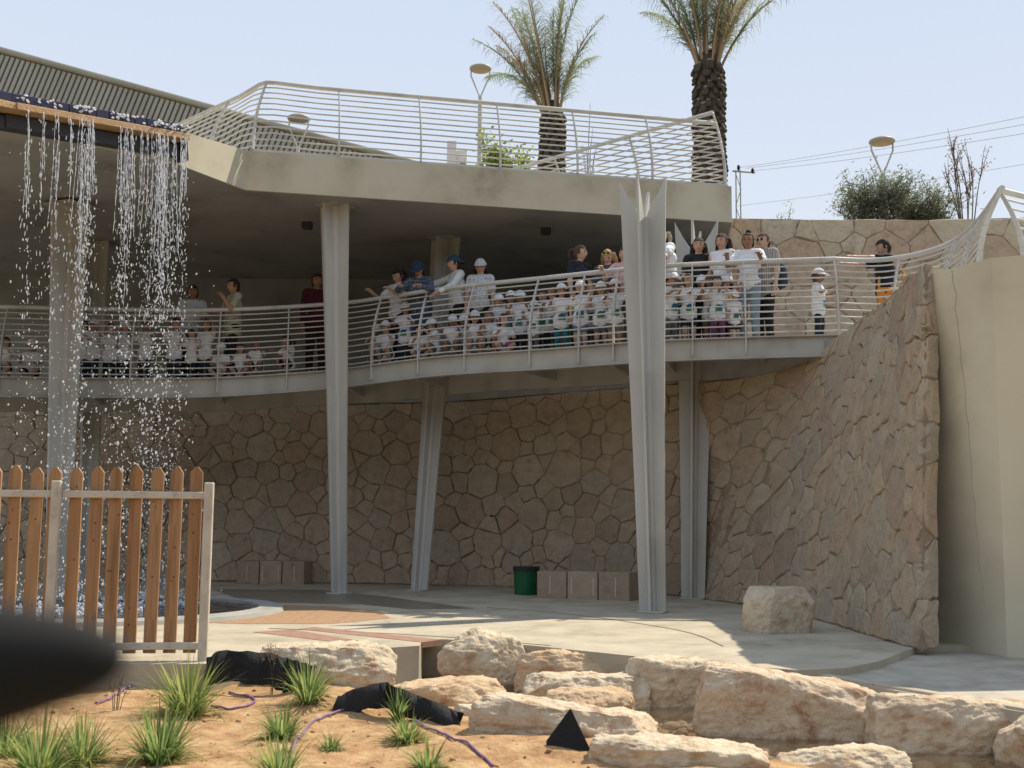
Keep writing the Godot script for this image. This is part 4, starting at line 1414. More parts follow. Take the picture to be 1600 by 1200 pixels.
	for k in n_ribs:
		var x := lerpf(t0.x, t2.x, (k + 0.5) / n_ribs)
		var ytop := lerpf(t1.y, t2.y, (x - t1.x) / (t2.x - t1.x)) - 0.12
		var slant := 0.34
		var h := ytop - low
		var st := mb()
		bar(st, Vector3(x - slant * h, low, -29.96), Vector3(x, ytop, -29.96), 0.095, 0.12, Vector3.BACK)
		put("rib", flat(st), M.rib, rb)
	put("roof_edge", tube_mesh([t0 + Vector3(0, 0, 0.1), t1 + Vector3(0, 0, 0.1), t2 + Vector3(0, 0, 0.1), t3 + Vector3(0, 0, 0.1)], 0.09, 8), M.rib, rb)

# a slab standing upright: an outline in x and y with thickness towards -z
func prism_mesh_upright(pts: Array, thick: float) -> ArrayMesh:
	var outline := []
	for p: Vector3 in pts: outline.append(Vector2(p.x, p.y))
	var st := mb()
	plate(st, outline, Vector3(0, 0, pts[0].z - thick / 2.0), Vector3.RIGHT, Vector3.UP, thick)
	return flat(st)

# ---------------------------------------------------------------- fence, pool, waterfall, small things on the plaza
func fence_and_pool() -> void:
	var fe := thing("picket_fence", "wooden picket fence in a pale metal frame at left", "fence")
	var right := Vector3(-2.554, 0.000, -9.819)
	var left := Vector3(-3.778, 0.000, -9.647)
	var d := (left - right)
	var tops := 1.48
	for p: Vector3 in [right, left, left + d]:
		put("post", box_mesh(Transform3D(Basis(), p + Vector3(0, tops / 2 - 0.1, 0.03)), Vector3(0.075, tops + 0.2, 0.06), 0.008), M.fence_paint, fe)
	for y: float in [1.37, 0.12]:
		for s in 2:
			var a := right + d * s + Vector3(-0.04, y, 0.0)
			var b := right + d * (s + 1) + Vector3(0.04, y, 0.0)
			var st := mb()
			bar(st, a, b, 0.03, 0.06)
			var ra := put("rail", flat(st), M.fence_paint, fe)
	var r := RandomNumberGenerator.new()
	r.seed = 3
	var start := right + d.normalized() * 0.125
	for k in 17:
		var x := start + d.normalized() * 0.162 * k + Vector3(0, 0, -0.028)
		if absf(x.x - left.x) < 0.05: x += d.normalized() * 0.01
		var h := 1.615 + r.randf_range(-0.012, 0.012) - 0.002 * k
		var st := mb()
		plate(st, [Vector2(-0.052, 0.06), Vector2(0.052, 0.06), Vector2(0.052, h - 0.055), Vector2(0.012, h), Vector2(-0.012, h), Vector2(-0.052, h - 0.055)], x, Vector3.RIGHT.rotated(Vector3.BACK, r.randf_range(-0.006, 0.006)), Vector3.UP.rotated(Vector3.BACK, r.randf_range(-0.006, 0.006)), 0.022)
		var pk := put("picket", flat(st), M.pickets[r.randi() % 4], fe)
		for q in 3:
			var kn := mb()
			ball(kn, x + Vector3(r.randf_range(-0.035, 0.035), r.randf_range(0.2, 1.5), 0.0108), Vector3(r.randf_range(0.006, 0.011), r.randf_range(0.008, 0.013), 0.0012), 4, 8)
			put("knot", flat(kn), M.knot, pk)
		for y: float in [1.37, 0.12]:
			var bt := mb()
			ball(bt, x + Vector3(0, y, 0.045), Vector3(0.009, 0.009, 0.006), 4, 6)
			put("bolt", flat(bt), M.rail, pk)

	# round pool
	var pc := Vector3(-5.105, 0.000, -14.782)
	var rad: float = (Vector3(-3.278, 0.000, -15.299) - pc).length()
	var ring := mb()
	for k in 72:
		var a := TAU * k / 72
		var b := TAU * (k + 1) / 72
		var prof := [Vector2(rad, -0.02), Vector2(rad, 0.05), Vector2(rad + 0.02, 0.06), Vector2(rad + 0.3, 0.045), Vector2(rad + 0.34, -0.02)]
		for i in 4:
			var at := func(q: Vector2, w: float) -> Vector3: return pc + Vector3(cos(w) * q.x, q.y, sin(w) * q.x)
			quad(ring, at.call(prof[i], a), at.call(prof[i], b), at.call(prof[i + 1], b), at.call(prof[i + 1], a))
	struct("pool_rim", flat(ring), M.raw_concrete)
	var water := mb()
	water.set_smooth_group(1)
	for i in 44:
		for k in 90:
			var v := []
			for q in [[i, k], [i, k + 1], [i + 1, k + 1], [i + 1, k]]:
				var w: float = TAU * (q[1] % 90) / 90
				var rr: float = rad * q[0] / 44.0
				var p := pc + Vector3(cos(w) * rr, 0.02, sin(w) * rr)
				p.y += 0.012 * noise.get_noise_2d(p.x * 420.0, p.z * 420.0) + 0.018 * noise.get_noise_2d(p.x * 150.0, p.z * 150.0)
				v.append(p)
			for q: Vector3 in [v[0], v[1], v[2], v[0], v[2], v[3]]: water.add_vertex(q)
	struct("pool_water", flat(water), M.pool)

	# the waterfall: broken strands that fall apart into drops
	var f1 := Vector3(-6.296, 6.280, -13.600)
	var f2 := Vector3(-4.731, 6.661, -15.900)
	var dirn := (f2 - f1).normalized()
	var outw := Vector3(-dirn.z, 0, dirn.x).normalized()
	if outw.z < 0: outw = -outw
	var drop := SphereMesh.new()
	drop.radius = 1.0
	drop.height = 2.0
	drop.radial_segments = 7
	drop.rings = 4
	var mm := MultiMesh.new()
	mm.transform_format = MultiMesh.TRANSFORM_3D
	mm.mesh = drop
	var xs := []
	var add := func(p: Vector3, size: Vector3, tilt: float) -> void:
		xs.append(Transform3D(Basis(Vector3(r.randf_range(-1, 1), 0, r.randf_range(-1, 1)).normalized(), tilt) * Basis.from_scale(size), p))
	# [place along the lip, strength]
	var runs := [[-0.5, 0.6], [-0.36, 0.5], [-0.22, 0.9], [-0.1, 0.5], [0.05, 0.5], [0.13, 0.3], [0.2, 0.5], [0.27, 0.35], [0.335, 1.0], [0.365, 0.9], [0.4, 0.5], [0.55, 0.5], [0.59, 1.0], [0.615, 0.6], [0.68, 0.35], [0.715, 0.5], [0.755, 0.9], [0.785, 1.0], [0.815, 0.9], [0.845, 0.6], [0.88, 0.9], [0.93, 0.7], [0.955, 0.35]]
	var strands := mb()
	for run in runs:
		var s: float = run[1]
		var top := f1.lerp(f2, run[0] * 0.95) + outw * 0.38 + Vector3.DOWN * 0.22
		var vel := r.randf_range(0.05, 0.2)
		var ph := r.randf() * 9.0
		# water running over the rim
		for k in int(26 * s):
			add.call(top - outw * r.randf_range(0.0, 0.42) + dirn * r.randfn() * 0.05 + Vector3.UP * r.randf_range(0.1, 0.19), Vector3(r.randf_range(0.01, 0.025), 0.012, r.randf_range(0.02, 0.05)), r.randf_range(-0.3, 0.3))
		for fil in 2 + int(5 * s):
			var pts := []
			var rads := []
			var len_ := r.randf_range(0.4, 1.9) * (0.55 + 0.5 * s)
			var from := r.randf_range(0.0, 0.5) if fil > 1 else 0.0
			var steps := int(len_ / 0.03)
			var side := r.randfn() * 0.022 * (0.5 + s)
			var fh := r.randf() * 40.0
			for k in steps:
				var y := from + len_ * k / steps
				pts.append(top + outw * (vel * sqrt(y) * 0.5 + 0.02 * noise.get_noise_2d(fh * 70.0 + 500.0, y * 200.0)) + Vector3.DOWN * y + dirn * (side * (0.5 + y) + 0.02 * noise.get_noise_2d(fh * 100.0, y * 110.0) * (0.3 + y)))
				rads.append(maxf(0.001, 0.0035 + 0.008 * noise.get_noise_2d(fh * 30.0, y * 1500.0)) * (1.0 if k > 0 and k < steps - 1 else 0.3))
			tube(strands, pts, rads, 5)
		for k in int(110 * s):
			var y := pow(r.randf(), 1.2) * 2.6
			add.call(top + outw * (vel * sqrt(y) * 0.5 + r.randfn() * 0.02) + Vector3.DOWN * y + dirn * r.randfn() * (0.018 + 0.014 * y), Vector3(r.randf_range(0.003, 0.007), r.randf_range(0.01, 0.04), 0.004), r.randf_range(-0.25, 0.25))
		for k in int(420 * s * s + 90):
			var y := pow(r.randf(), 0.75) * 6.1 + 0.25
			var wide := 0.012 + 0.019 * y + (0.1 * y / 4.0 if r.randf() < 0.2 else 0.0)
			var clump := 0.6 * sin(y * 3.1 + ph) + 0.6 * sin(y * 7.7 + ph * 2.0)
			if r.randf() < 0.25 + 0.2 * clump: continue
			var big := pow(r.randf(), 3.0)
			var size := lerpf(0.0035, 0.0125, big) * (0.9 + 0.25 * s)
			add.call(top + outw * (vel * sqrt(y) * 0.5 + r.randfn() * wide) + Vector3.DOWN * y + dirn * r.randfn() * wide, Vector3(size * r.randf_range(0.6, 1.2), size * r.randf_range(0.9, 2.3), size), r.randf_range(-0.7, 0.7))
	for k in 380:
		var t := r.randf_range(-0.5, 1.02)
		var y := pow(r.randf(), 0.6) * 6.2 + 0.3
		var size := r.randf_range(0.003, 0.007)
		add.call(f1.lerp(f2, t) + outw * (0.45 + r.randfn() * 0.28) + Vector3.DOWN * y + dirn * r.randfn() * 0.1, Vector3(size, size * 1.4, size), r.randf_range(-1, 1))
	# splash where it meets the pool
	for k in 1500:
		var t := r.randf_range(-0.55, 1.0)
		var hgt := pow(r.randf(), 2.5) * 0.42
		var p := f1.lerp(f2, t) + outw * (0.5 + r.randfn() * 0.22) + dirn * r.randfn() * 0.2
		p.y = 0.03 + hgt
		var size := lerpf(0.022, 0.007, minf(1.0, hgt * 4.0)) * r.randf_range(0.6, 1.3)
		add.call(p, Vector3(size, size * r.randf_range(0.7, 1.5), size), r.randf_range(-1, 1))
	mm.instance_count = xs.size()
	for i in xs.size(): mm.set_instance_transform(i, xs[i])
	var wf := put("waterfall", flat(strands), M.foam)
	tag(wf, "white strands of water pouring off the terrace edge", "waterfall", "", "stuff")
	var sp := MultiMeshInstance3D.new()
	sp.name = "water_spray"
	sp.multimesh = mm
	sp.material_override = M.foam
	add_child(sp)
	tag(sp, "white drops and splash falling into the round pool", "water", "", "stuff")

	# bin, benches, marker stone
	var bin := thing("litter_bin", "green round bin with dark rim against the stone wall", "bin", Vector3(0.253, 0.000, -18.570))
	put("bucket", tube_mesh([Vector3.ZERO, Vector3.UP * 0.37], [0.185, 0.2], 24), M.green_bin, bin)
	put("rim", tube_mesh([Vector3.UP * 0.37, Vector3.UP * 0.44], [0.212, 0.212], 24), M.bin_rim, bin)
	for b in [[Vector3(-4.860, 0.000, -20.849), Vector3(-3.611, 0.000, -20.640), "low stone bench with pale streaks at the foot of the wall, behind the fence end"], [Vector3(0.498, 0.000, -17.858), Vector3(1.864, 0.000, -17.207), "low stone bench with pale streaks between the green bin and front column"]]:
		var be := thing("stone_bench", b[2], "bench")
		var ax: Vector3 = (b[1] - b[0]).normalized()
		var seg: float = (b[1] - b[0]).length() / 3.0
		for k in 3:
			var st := mb()
			bar(st, b[0] + ax * (seg * k + 0.01) + Vector3(0, 0.2, -0.25), b[0] + ax * (seg * (k + 1) - 0.01) + Vector3(0, 0.2, -0.25), 0.45, 0.4 + 0.015 * k)
			put("block", flat(st), M.stones[[2, 0, 2][k]], be)
		var fr := Vector3(-ax.z, 0, ax.x)
		if fr.z < 0: fr = -fr
		for k in 4:
			var st := mb()
			var q: Vector3 = b[0] + ax * seg * (0.45 + 0.7 * k) + Vector3(0, 0, -0.25) + fr * 0.226
			bar(st, q + Vector3.UP * 0.06, q + Vector3.UP * 0.33, 0.012, 0.004, fr)
			put("streak", flat(st), M.chalk, be)
	boulder("marker_stone", "squared pale block with reddish top on the plaza by the right wall", Vector3(2.920, 0.212, -12.831), Vector3(0.695, 0.524, 0.556), 0.3, 62, M.rock_pale, "", 14.0, 0.0, 0.35)

# ---------------------------------------------------------------- rock garden
func garden() -> void:
	var g := "limestone boulders along the stream"
	boulder("boulder", "flat white boulder left of the bare concrete edge", Vector3(-1.555, -0.098, -10.123), Vector3(1.138, 0.385, 0.626), 0.08, 5, M.rock_pale, g, 10.0)
	boulder("boulder", "pointed grey and cream boulder at the left start of the row", Vector3(-0.230, -0.152, -11.333), Vector3(0.896, 0.536, 0.627), -0.2, 14, M.rock_pale, g, 3.2, -0.15)
	boulder("boulder", "long low stone in the row right of the pointed boulder", Vector3(0.663, -0.218, -10.848), Vector3(1.209, 0.404, 0.423), -0.06, 23, M.rock_pink, g, 12.0)
	boulder("boulder", "square cut cream block in the middle of the row", Vector3(1.403, -0.220, -10.111), Vector3(0.772, 0.460, 0.502), -0.1, 31, M.rock_pale, g, 14.0)
	boulder("boulder", "small orange stone squeezed between the square block and big rusty boulder", Vector3(1.821, -0.242, -10.164), Vector3(0.307, 0.416, 0.307), 0.3, 44, M.rock_pink, g, 5.0)
	boulder("boulder", "largest rusty red boulder at the right of the row", Vector3(2.109, -0.214, -8.824), Vector3(1.377, 0.511, 0.578), -0.12, 52, M.rock_rust, g, 14.0, -0.14)
	boulder("boulder", "big flat topped boulder at the right end of the row", Vector3(3.079, -0.225, -8.314), Vector3(1.062, 0.490, 0.531), -0.08, 68, M.rock_rust, g, 16.0, -0.03)
	boulder("boulder", "boulder cut off by the right picture edge", Vector3(3.579, -0.269, -7.735), Vector3(0.684, 0.401, 0.479), 0.1, 71, M.rock_rust, g, 6.0)
	boulder("boulder", "cream boulder with level top in front of the long low stone", Vector3(0.649, -0.282, -9.993), Vector3(1.040, 0.335, 0.468), 0.1, 83, M.rock_pale, g, 9.0)
	boulder("boulder", "rounded orange boulder leaning on the level topped cream boulder", Vector3(0.580, -0.272, -9.234), Vector3(0.779, 0.317, 0.467), 0.5, 95, M.rock_pink, g, 3.2)
	boulder("boulder", "wide sandy boulder behind the black liner", Vector3(-0.560, -0.203, -9.288), Vector3(1.253, 0.294, 0.626), 0.12, 101, M.rock_pink, g, 3.6)
	boulder("boulder", "small pale stone at the left tip of the streaked boulder", Vector3(-0.301, -0.219, -8.310), Vector3(0.256, 0.222, 0.230), 0.4, 118, M.rock_pale, g, 4.0)
	boulder("boulder", "long boulder with rust streaked face in the foreground", Vector3(0.370, -0.155, -7.816), Vector3(1.203, 0.270, 0.505), -0.15, 121, M.rock_rust, g, 12.0, -0.1)
	boulder("boulder", "broad pink boulder right of the black triangle, at bottom", Vector3(0.935, -0.201, -6.937), Vector3(1.107, 0.238, 0.443), -0.15, 133, M.rock_pale, g, 10.0, -0.05)
	boulder("boulder", "cream boulder in the stream at the bottom edge", Vector3(2.121, -0.341, -7.568), Vector3(0.838, 0.257, 0.461), 0.1, 142, M.rock_pale, g, 4.0)
	# stream
	var w := mb()
	var line := smooth(channel, 4)
	for i in line.size() - 1:
		var t: Vector3 = (line[i + 1] - line[i]).normalized()
		var s := Vector3(-t.z, 0, t.x)
		quad(w, line[i] - s * 0.95 + Vector3.UP * 0.01, line[i + 1] - s * 0.95 + Vector3.UP * 0.01, line[i + 1] + s * 0.95 + Vector3.UP * 0.01, line[i] + s * 0.95 + Vector3.UP * 0.01)
	struct("stream_water", flat(w), M.stream)
	var r := RandomNumberGenerator.new()
	r.seed = 6
	for mi in 2:
		var peb := mb()
		for k in 330:
			var t := r.randf_range(0.25, 1.0)
			var q := path_at(line, t * path_len(line)) + Vector3(r.randfn() * 0.3, 0, r.randfn() * 0.35)
			var s := 0.015 + 0.06 * pow(r.randf(), 3.0)
			ball(peb, Vector3(q.x, soil(q.x, q.z) + s * 0.3, q.z), Vector3(s * r.randf_range(0.8, 1.5), s * 0.6, s), 4, 7, Basis(Vector3.UP, r.randf() * TAU))
		tag(put("pebbles", flat(peb), M.rock_pink if mi == 0 else M.rock_pale), "loose pebbles lying in the stream bed" if mi == 0 else "pale pebbles lying in the stream bed", "pebbles", "", "stuff")
	# little stones and dry crumbs on the sand
	var cr := mb()
	for k in 420:
		var x := r.randf_range(-4.5, 1.5)
		var z := r.randf_range(-9.6, -6.0)
		var s := 0.005 + 0.017 * pow(r.randf(), 3.0)
		ball(cr, Vector3(x, soil(x, z) + s * 0.3, z), Vector3(s * 1.3, s * 0.7, s), 3, 5, Basis(Vector3.UP, r.randf() * TAU))
	tag(put("sand_crumbs", flat(cr), M.sand), "small stones and clods scattered on the orange sand", "stones", "", "stuff")
	var straw := mb()
	for k in 750:
		var x := r.randf_range(-4.5, 0.2)
		var z := r.randf_range(-9.5, -6.3)
		if noise.get_noise_2d(x * 90.0 + 300.0, z * 90.0) < 0.02: continue
		var a := r.randf() * TAU
		blade_strip(straw, Vector3(x, soil(x, z) + 0.006, z), Vector3(cos(a), r.randf_range(0.0, 0.25), sin(a)), r.randf_range(0.05, 0.18), r.randf_range(0.0015, 0.003), 0.3, 3)
	tag(put("dry_straw", flat(straw), M.frond_dry), "dry straw and dead blades strewn over the sand", "straw", "", "stuff")
	# black pond liner
	liner([Vector3(-2.428, 0.055, -9.450), Vector3(-2.322, 0.122, -9.450), Vector3(-1.967, 0.121, -9.400), Vector3(-1.726, 0.074, -9.300), Vector3(-1.531, 0.044, -9.200)], 0.24, "black pond liner hanging from the plaza edge behind the grass")
	liner([Vector3(-1.247, -0.083, -8.500), Vector3(-0.913, 0.049, -8.250), Vector3(-0.636, -0.002, -8.050), Vector3(-0.312, -0.086, -7.850)], 0.16, "black pond liner edge below the wide sandy boulder")
	var tl := mb()
	var q0 := grounded(Vector3(0.354, -0.240, -7.133))
	plate(tl, [Vector2(-0.13, -0.08), Vector2(0.1, -0.1), Vector2(0.135, -0.01), Vector2(0.02, 0.23), Vector2(-0.13, 0.03)], q0 + Vector3(0, 0, 0.02), Vector3(1, 0, 0.15).normalized(), Vector3(0, 0.93, -0.36).normalized(), 0.012)
	tag(put("liner_flap", flat(tl), M.liner), "black triangular flap of liner standing in front of boulders", "liner")
	# drip pipe
	for pp in [[[Vector3(-2.253, -0.200, -9.491), Vector3(-1.978, -0.200, -9.110), Vector3(-1.882, -0.200, -8.634), Vector3(-1.988, -0.200, -8.434), Vector3(-2.144, -0.200, -8.508)], "purple drip pipe loop right of the tallest grass clump"], [[Vector3(-1.285, -0.200, -7.012), Vector3(-1.337, -0.200, -7.613), Vector3(-1.299, -0.200, -8.131), Vector3(-1.138, -0.200, -8.398)], "purple drip pipe between the small grass clumps"], [[Vector3(-0.630, -0.250, -7.920), Vector3(-0.427, -0.250, -7.540), Vector3(-0.250, -0.250, -7.157), Vector3(-0.089, -0.250, -6.697)], "purple drip pipe running to the bottom edge"], [[Vector3(-2.957, -0.200, -8.466), Vector3(-3.012, -0.200, -8.958), Vector3(-3.048, -0.200, -9.514)], "purple drip pipe beside the blurred dark shape"]]:
		var pts := []
		for q: Vector3 in smooth(pp[0], 6): pts.append(grounded(q) + Vector3.UP * 0.012)
		tag(put("drip_pipe", tube_mesh(pts, 0.0085, 7), M.purple), pp[1], "pipe", "irrigation pipes on the sand")
	# grass
	var gc := [[Vector3(-2.243, -0.200, -8.236), 0.42, 0.34, 260, "tallest bright grass clump, in front of the fence post", 0.55], [Vector3(-1.469, -0.200, -8.656), 0.36, 0.26, 150, "grass clump in front of the flat white boulder", 0.4], [Vector3(-1.426, -0.200, -7.438), 0.24, 0.2, 170, "dense dark grass tuft left of the small shrubby tuft", 0.15], [Vector3(-1.081, -0.200, -7.211), 0.13, 0.14, 110, "smallest dark tuft on open sand", 0.1], [Vector3(-0.755, -0.200, -8.058), 0.25, 0.12, 60, "thin upright grass tuft by the black liner", 0.2], [Vector3(-0.639, -0.250, -7.449), 0.2, 0.22, 150, "pale sprawling grass tuft crossed by the drip pipe", 0.6], [Vector3(-1.996, -0.200, -6.802), 0.36, 0.3, 230, "wide grass clump below the tallest one", 0.3], [Vector3(-1.221, -0.200, -6.316), 0.3, 0.24, 130, "grass clump cut by the bottom edge, left of centre", 0.5], [Vector3(-0.455, -0.250, -6.683), 0.2, 0.2, 110, "grass clump cut by the bottom edge, near the pipe", 0.5], [Vector3(-2.535, -0.200, -6.417), 0.36, 0.34, 260, "grass clump in the bottom left corner", 0.45], [Vector3(-2.416, -0.200, -6.750), 0.3, 0.26, 190, "grass clump under the blurred dark shape", 0.4], [Vector3(-3.117, -0.200, -9.724), 0.14, 0.16, 90, "low weed tuft at the kerb beside the fence", 0.5], [Vector3(-2.983, -0.200, -7.032), 0.3, 0.3, 160, "grass clump at the left picture edge", 0.4]]
	for i in gc.size():
		grass_clump(grounded(gc[i][0]), gc[i][1], gc[i][2], int(gc[i][3] * 1.3), 200 + i, gc[i][4], gc[i][5])
	shrub("dry_weed", grounded(Vector3(-1.878, -0.200, -9.343)), Vector3(0.16, 0.4, 0.16), 4, 60, 0.012, M.twig_leaf, M.frond_dry, 301, "thin dry weed stalk before the black liner", "plant", 0.004, 0.04)
	shrub("dry_weed", grounded(Vector3(-2.768, -0.200, -8.314)), Vector3(0.2, 0.22, 0.2), 6, 40, 0.012, M.twig_leaf, M.frond_dry, 302, "low twiggy weed near the blurred dark shape", "plant", 0.004, 0.04)
	# a dark rounded object close to the lens
	var hb := thing("dark_handle", "blurred black rounded object poking in at lower left, close to the viewer", "handle")
	var c := Vector3(-0.186, 1.146, -0.420)
	var tip := Vector3(-0.137, 1.150, -0.420)
	var hs := mb()
	var ax := (tip - c)
	tube(hs, [c - ax * 6.0 + Vector3.DOWN * 0.25, c - ax * 3.0 + Vector3.DOWN * 0.06, c - ax * 1.2, c, c + ax * 0.35, c + ax * 0.62, c + ax * 0.8, c + ax * 0.92, tip], [0.024, 0.026, 0.026, 0.0235, 0.0195, 0.0155, 0.012, 0.0085, 0.003], 20)
	put("grip", flat(hs), M.black, hb)
	put("stem", tube_mesh([c - ax * 6.0 + Vector3.DOWN * 0.25, Vector3(c.x - ax.x * 7.0, -0.4, c.z)], 0.02, 12), M.black, hb)

func liner(line: Array, drop: float, label: String) -> void:
	var st := mb()
	var pts := smooth(line, 6)
	var rows := []
	var r := RandomNumberGenerator.new()
	r.seed = pts.size() * 31 + int(drop * 100.0)
	for i in pts.size():
		var p: Vector3 = pts[i]
		var bulge := 0.04 * sin(i * 1.3) + 0.03 * sin(i * 0.57)
		var j := func(a: float) -> Vector3: return Vector3(r.randf_range(-a, a), r.randf_range(-a, a) * 0.6, r.randf_range(-a, a))
		rows.append([p + Vector3(0, -0.03, -0.12) + j.call(0.01), p + j.call(0.016), p + Vector3(0, -drop * 0.5, 0.03 + bulge) + j.call(0.03), p + Vector3(0, -drop, 0.06 + bulge * 0.5) + j.call(0.02)])
	st.set_smooth_group(1)
	for i in rows.size() - 1:
		for k in 3:
			for off: Vector3 in [Vector3.ZERO, Vector3(0, -0.008, -0.012)]:
				for v: Vector3 in [rows[i][k], rows[i + 1][k], rows[i + 1][k + 1], rows[i][k], rows[i + 1][k + 1], rows[i][k + 1]]: st.add_vertex(v + off)
	tag(put("pond_liner", flat(st), M.liner), label, "liner", "black liner sheets")

# ---------------------------------------------------------------- the high ground behind
func plateau() -> void:
	struct("high_ground", prism_mesh([Vector3(10.2, 0, -20.45), Vector3(60, 0, -19), Vector3(300, 0, -260), Vector3(-300, 0, -260), Vector3(-60, 0, -25), Vector3(3.62, 0, -24.75), Vector3(3.95, 0, -20.55)], -0.8, 6.25), M.earth)
	palm(Vector3(0.86, 6.2, -25.1), 4.1, 0.3, 41, 21, 0.46, Vector3(-0.2, 0, 0), "left palm with wind blown fronds behind the terrace railing")
	palm(Vector3(4.06, 6.2, -23.2), 4.5, 0.36, 42, 25, 0.48, Vector3(0.02, 0, 0), "right palm with thick scaly trunk behind the terrace corner")
	street_lamp(Vector3(-0.93, 6.2, -30), Vector3(-1.028, 13.276, -30.000).y - 6.2, "tall street lamp between the far building and left palm")
	street_lamp(Vector3(-5.65, 6.2, -29.2), Vector3(-5.715, 11.550, -29.200).y - 6.2, "low street lamp before the ribbed roof")
	street_lamp(Vector3(Vector3(8.570, 9.984, -26.000).x, 6.2, -26), Vector3(8.570, 9.984, -26.000).y - 6.2, "street lamp rising from the olive shrubs")
	shrub("olive_shrub", Vector3(Vector3(7.258, 7.767, -22.500).x, 6.2, -22.5), Vector3(1.75, 1.95, 1.2), 26, 6500, 0.055, M.olive, M.olive_pale, 51, "left and larger olive shrub above the stone wall", "shrub", 0.02, 0.2, 0.24)
	shrub("olive_shrub", Vector3(Vector3(8.422, 7.864, -22.800).x, 6.2, -22.8), Vector3(1.6, 1.8, 1.2), 24, 5500, 0.055, M.olive, M.olive_pale, 52, "right olive shrub above the stone wall, next to the bare tree", "shrub", 0.02, 0.2, 0.24)
	shrub("bare_tree", Vector3(Vector3(8.855, 7.636, -22.000).x, 6.2, -22), Vector3(0.95, 2.9, 0.7), 8, 420, 0.03, M.twig_leaf, M.frond_dry, 53, "sparse tree with few brown leaves beside the olive shrubs", "tree", 0.016, 0.06, 0.5)
	shrub("bare_tree", Vector3(Vector3(1.730, 9.811, -27.000).x, 6.2, -27), Vector3(0.95, 4.7, 0.8), 7, 90, 0.03, M.twig_leaf, M.twig_leaf, 54, "leafless twiggy sapling right of the left palm", "tree", 0.018, 0.06)
	shrub("lime_bush", Vector3(Vector3(-0.155, 9.794, -27.000).x, 6.2, -27), Vector3(1.0, 3.8, 0.9), 18, 7000, 0.075, M.lime, M.grass_light, 55, "bright yellow green bush left of the left palm", "bush", 0.016, 0.24, 0.5)
	shrub("small_bush", Vector3(Vector3(5.778, 7.878, -24.000).x, 6.2, -24), Vector3(0.55, 1.6, 0.5), 8, 500, 0.035, M.olive_pale, M.lime, 56, "small green bush peeping over the stone wall", "bush", 0.012, 0.1, 0.4)
	# white building far off
	var wb := thing("white_building", "small white building seen through the terrace railing", "building")
	var o := Vector3(-2.293, 15.505, -45.000)
	put("wall", box_mesh(Transform3D(Basis(), Vector3(o.x - 0.2, 11.1, -45)), Vector3(0.38, 10.2, 0.6)), M.white_wall, wb)
	put("wall", box_mesh(Transform3D(Basis(), Vector3(o.x + 0.2, 10.9, -45.1)), Vector3(0.42, 9.9, 0.6)), M.white_wall, wb)
	put("window", box_mesh(Transform3D(Basis(), Vector3(o.x + 0.25, 15.1, -44.79)), Vector3(0.2, 0.6, 0.04)), M.rib_dark, wb)
	# power pole and wires
	var pp := thing("power_pole", "lattice power pole with two black insulators behind the terrace corner", "pole")
	var b := Vector3(12.013, 17.593, -60.000)
	var tp := Vector3(12.011, 19.843, -60.000)
	for s: float in [-0.16, 0.16]:
		put("leg", tube_mesh([Vector3(b.x + s, 6.2, -60), Vector3(b.x + s * 0.7, tp.y, -60)], 0.035, 5), M.rib_dark, pp)
	for k in 14:
		var y := lerpf(6.6, tp.y - 0.1, k / 14.0)
		var s := 1.0 if k % 2 == 0 else -1.0
		put("brace", tube_mesh([Vector3(b.x - 0.15 * s, y, -60), Vector3(b.x + 0.15 * s, y + (tp.y - 6.7) / 14.0, -60)], 0.02, 4), M.rib_dark, pp)
	put("crossarm", tube_mesh([Vector3(b.x - 0.3, tp.y - 0.05, -60), Vector3(12.935, 19.710, -60.000)], 0.05, 5), M.rib_dark, pp)
	for q in [Vector3(12.047, 19.984, -60.000), Vector3(12.799, 19.815, -60.000)]:
		var st := mb()
		ball(st, q, Vector3(0.09, 0.16, 0.09), 6, 8)
		put("insulator", flat(st), M.black, pp)
	for wv in [[Vector3(12.047, 19.984, -60.000), Vector3(19.614, 15.457, -38.000), "topmost power wire crossing the right sky"], [Vector3(12.424, 19.953, -60.000), Vector3(19.598, 15.140, -38.000), "middle power wire crossing the right sky"], [Vector3(12.799, 19.815, -60.000), Vector3(19.580, 14.778, -38.000), "third power wire from the top, leaving the right insulator"], [Vector3(13.860, 20.650, -70.000), Vector3(23.124, 15.999, -45.000), "lowest power wire passing behind the olive shrubs"]]:
		var pts := []
		for k in 13:
			var t := k / 12.0
			pts.append((wv[0] as Vector3).lerp(wv[1], t) + Vector3.DOWN * 0.5 * t * (1.0 - t))
		tag(put("power_wire", tube_mesh(pts, 0.009, 4), M.rib_dark), wv[2], "wire", "power wires")

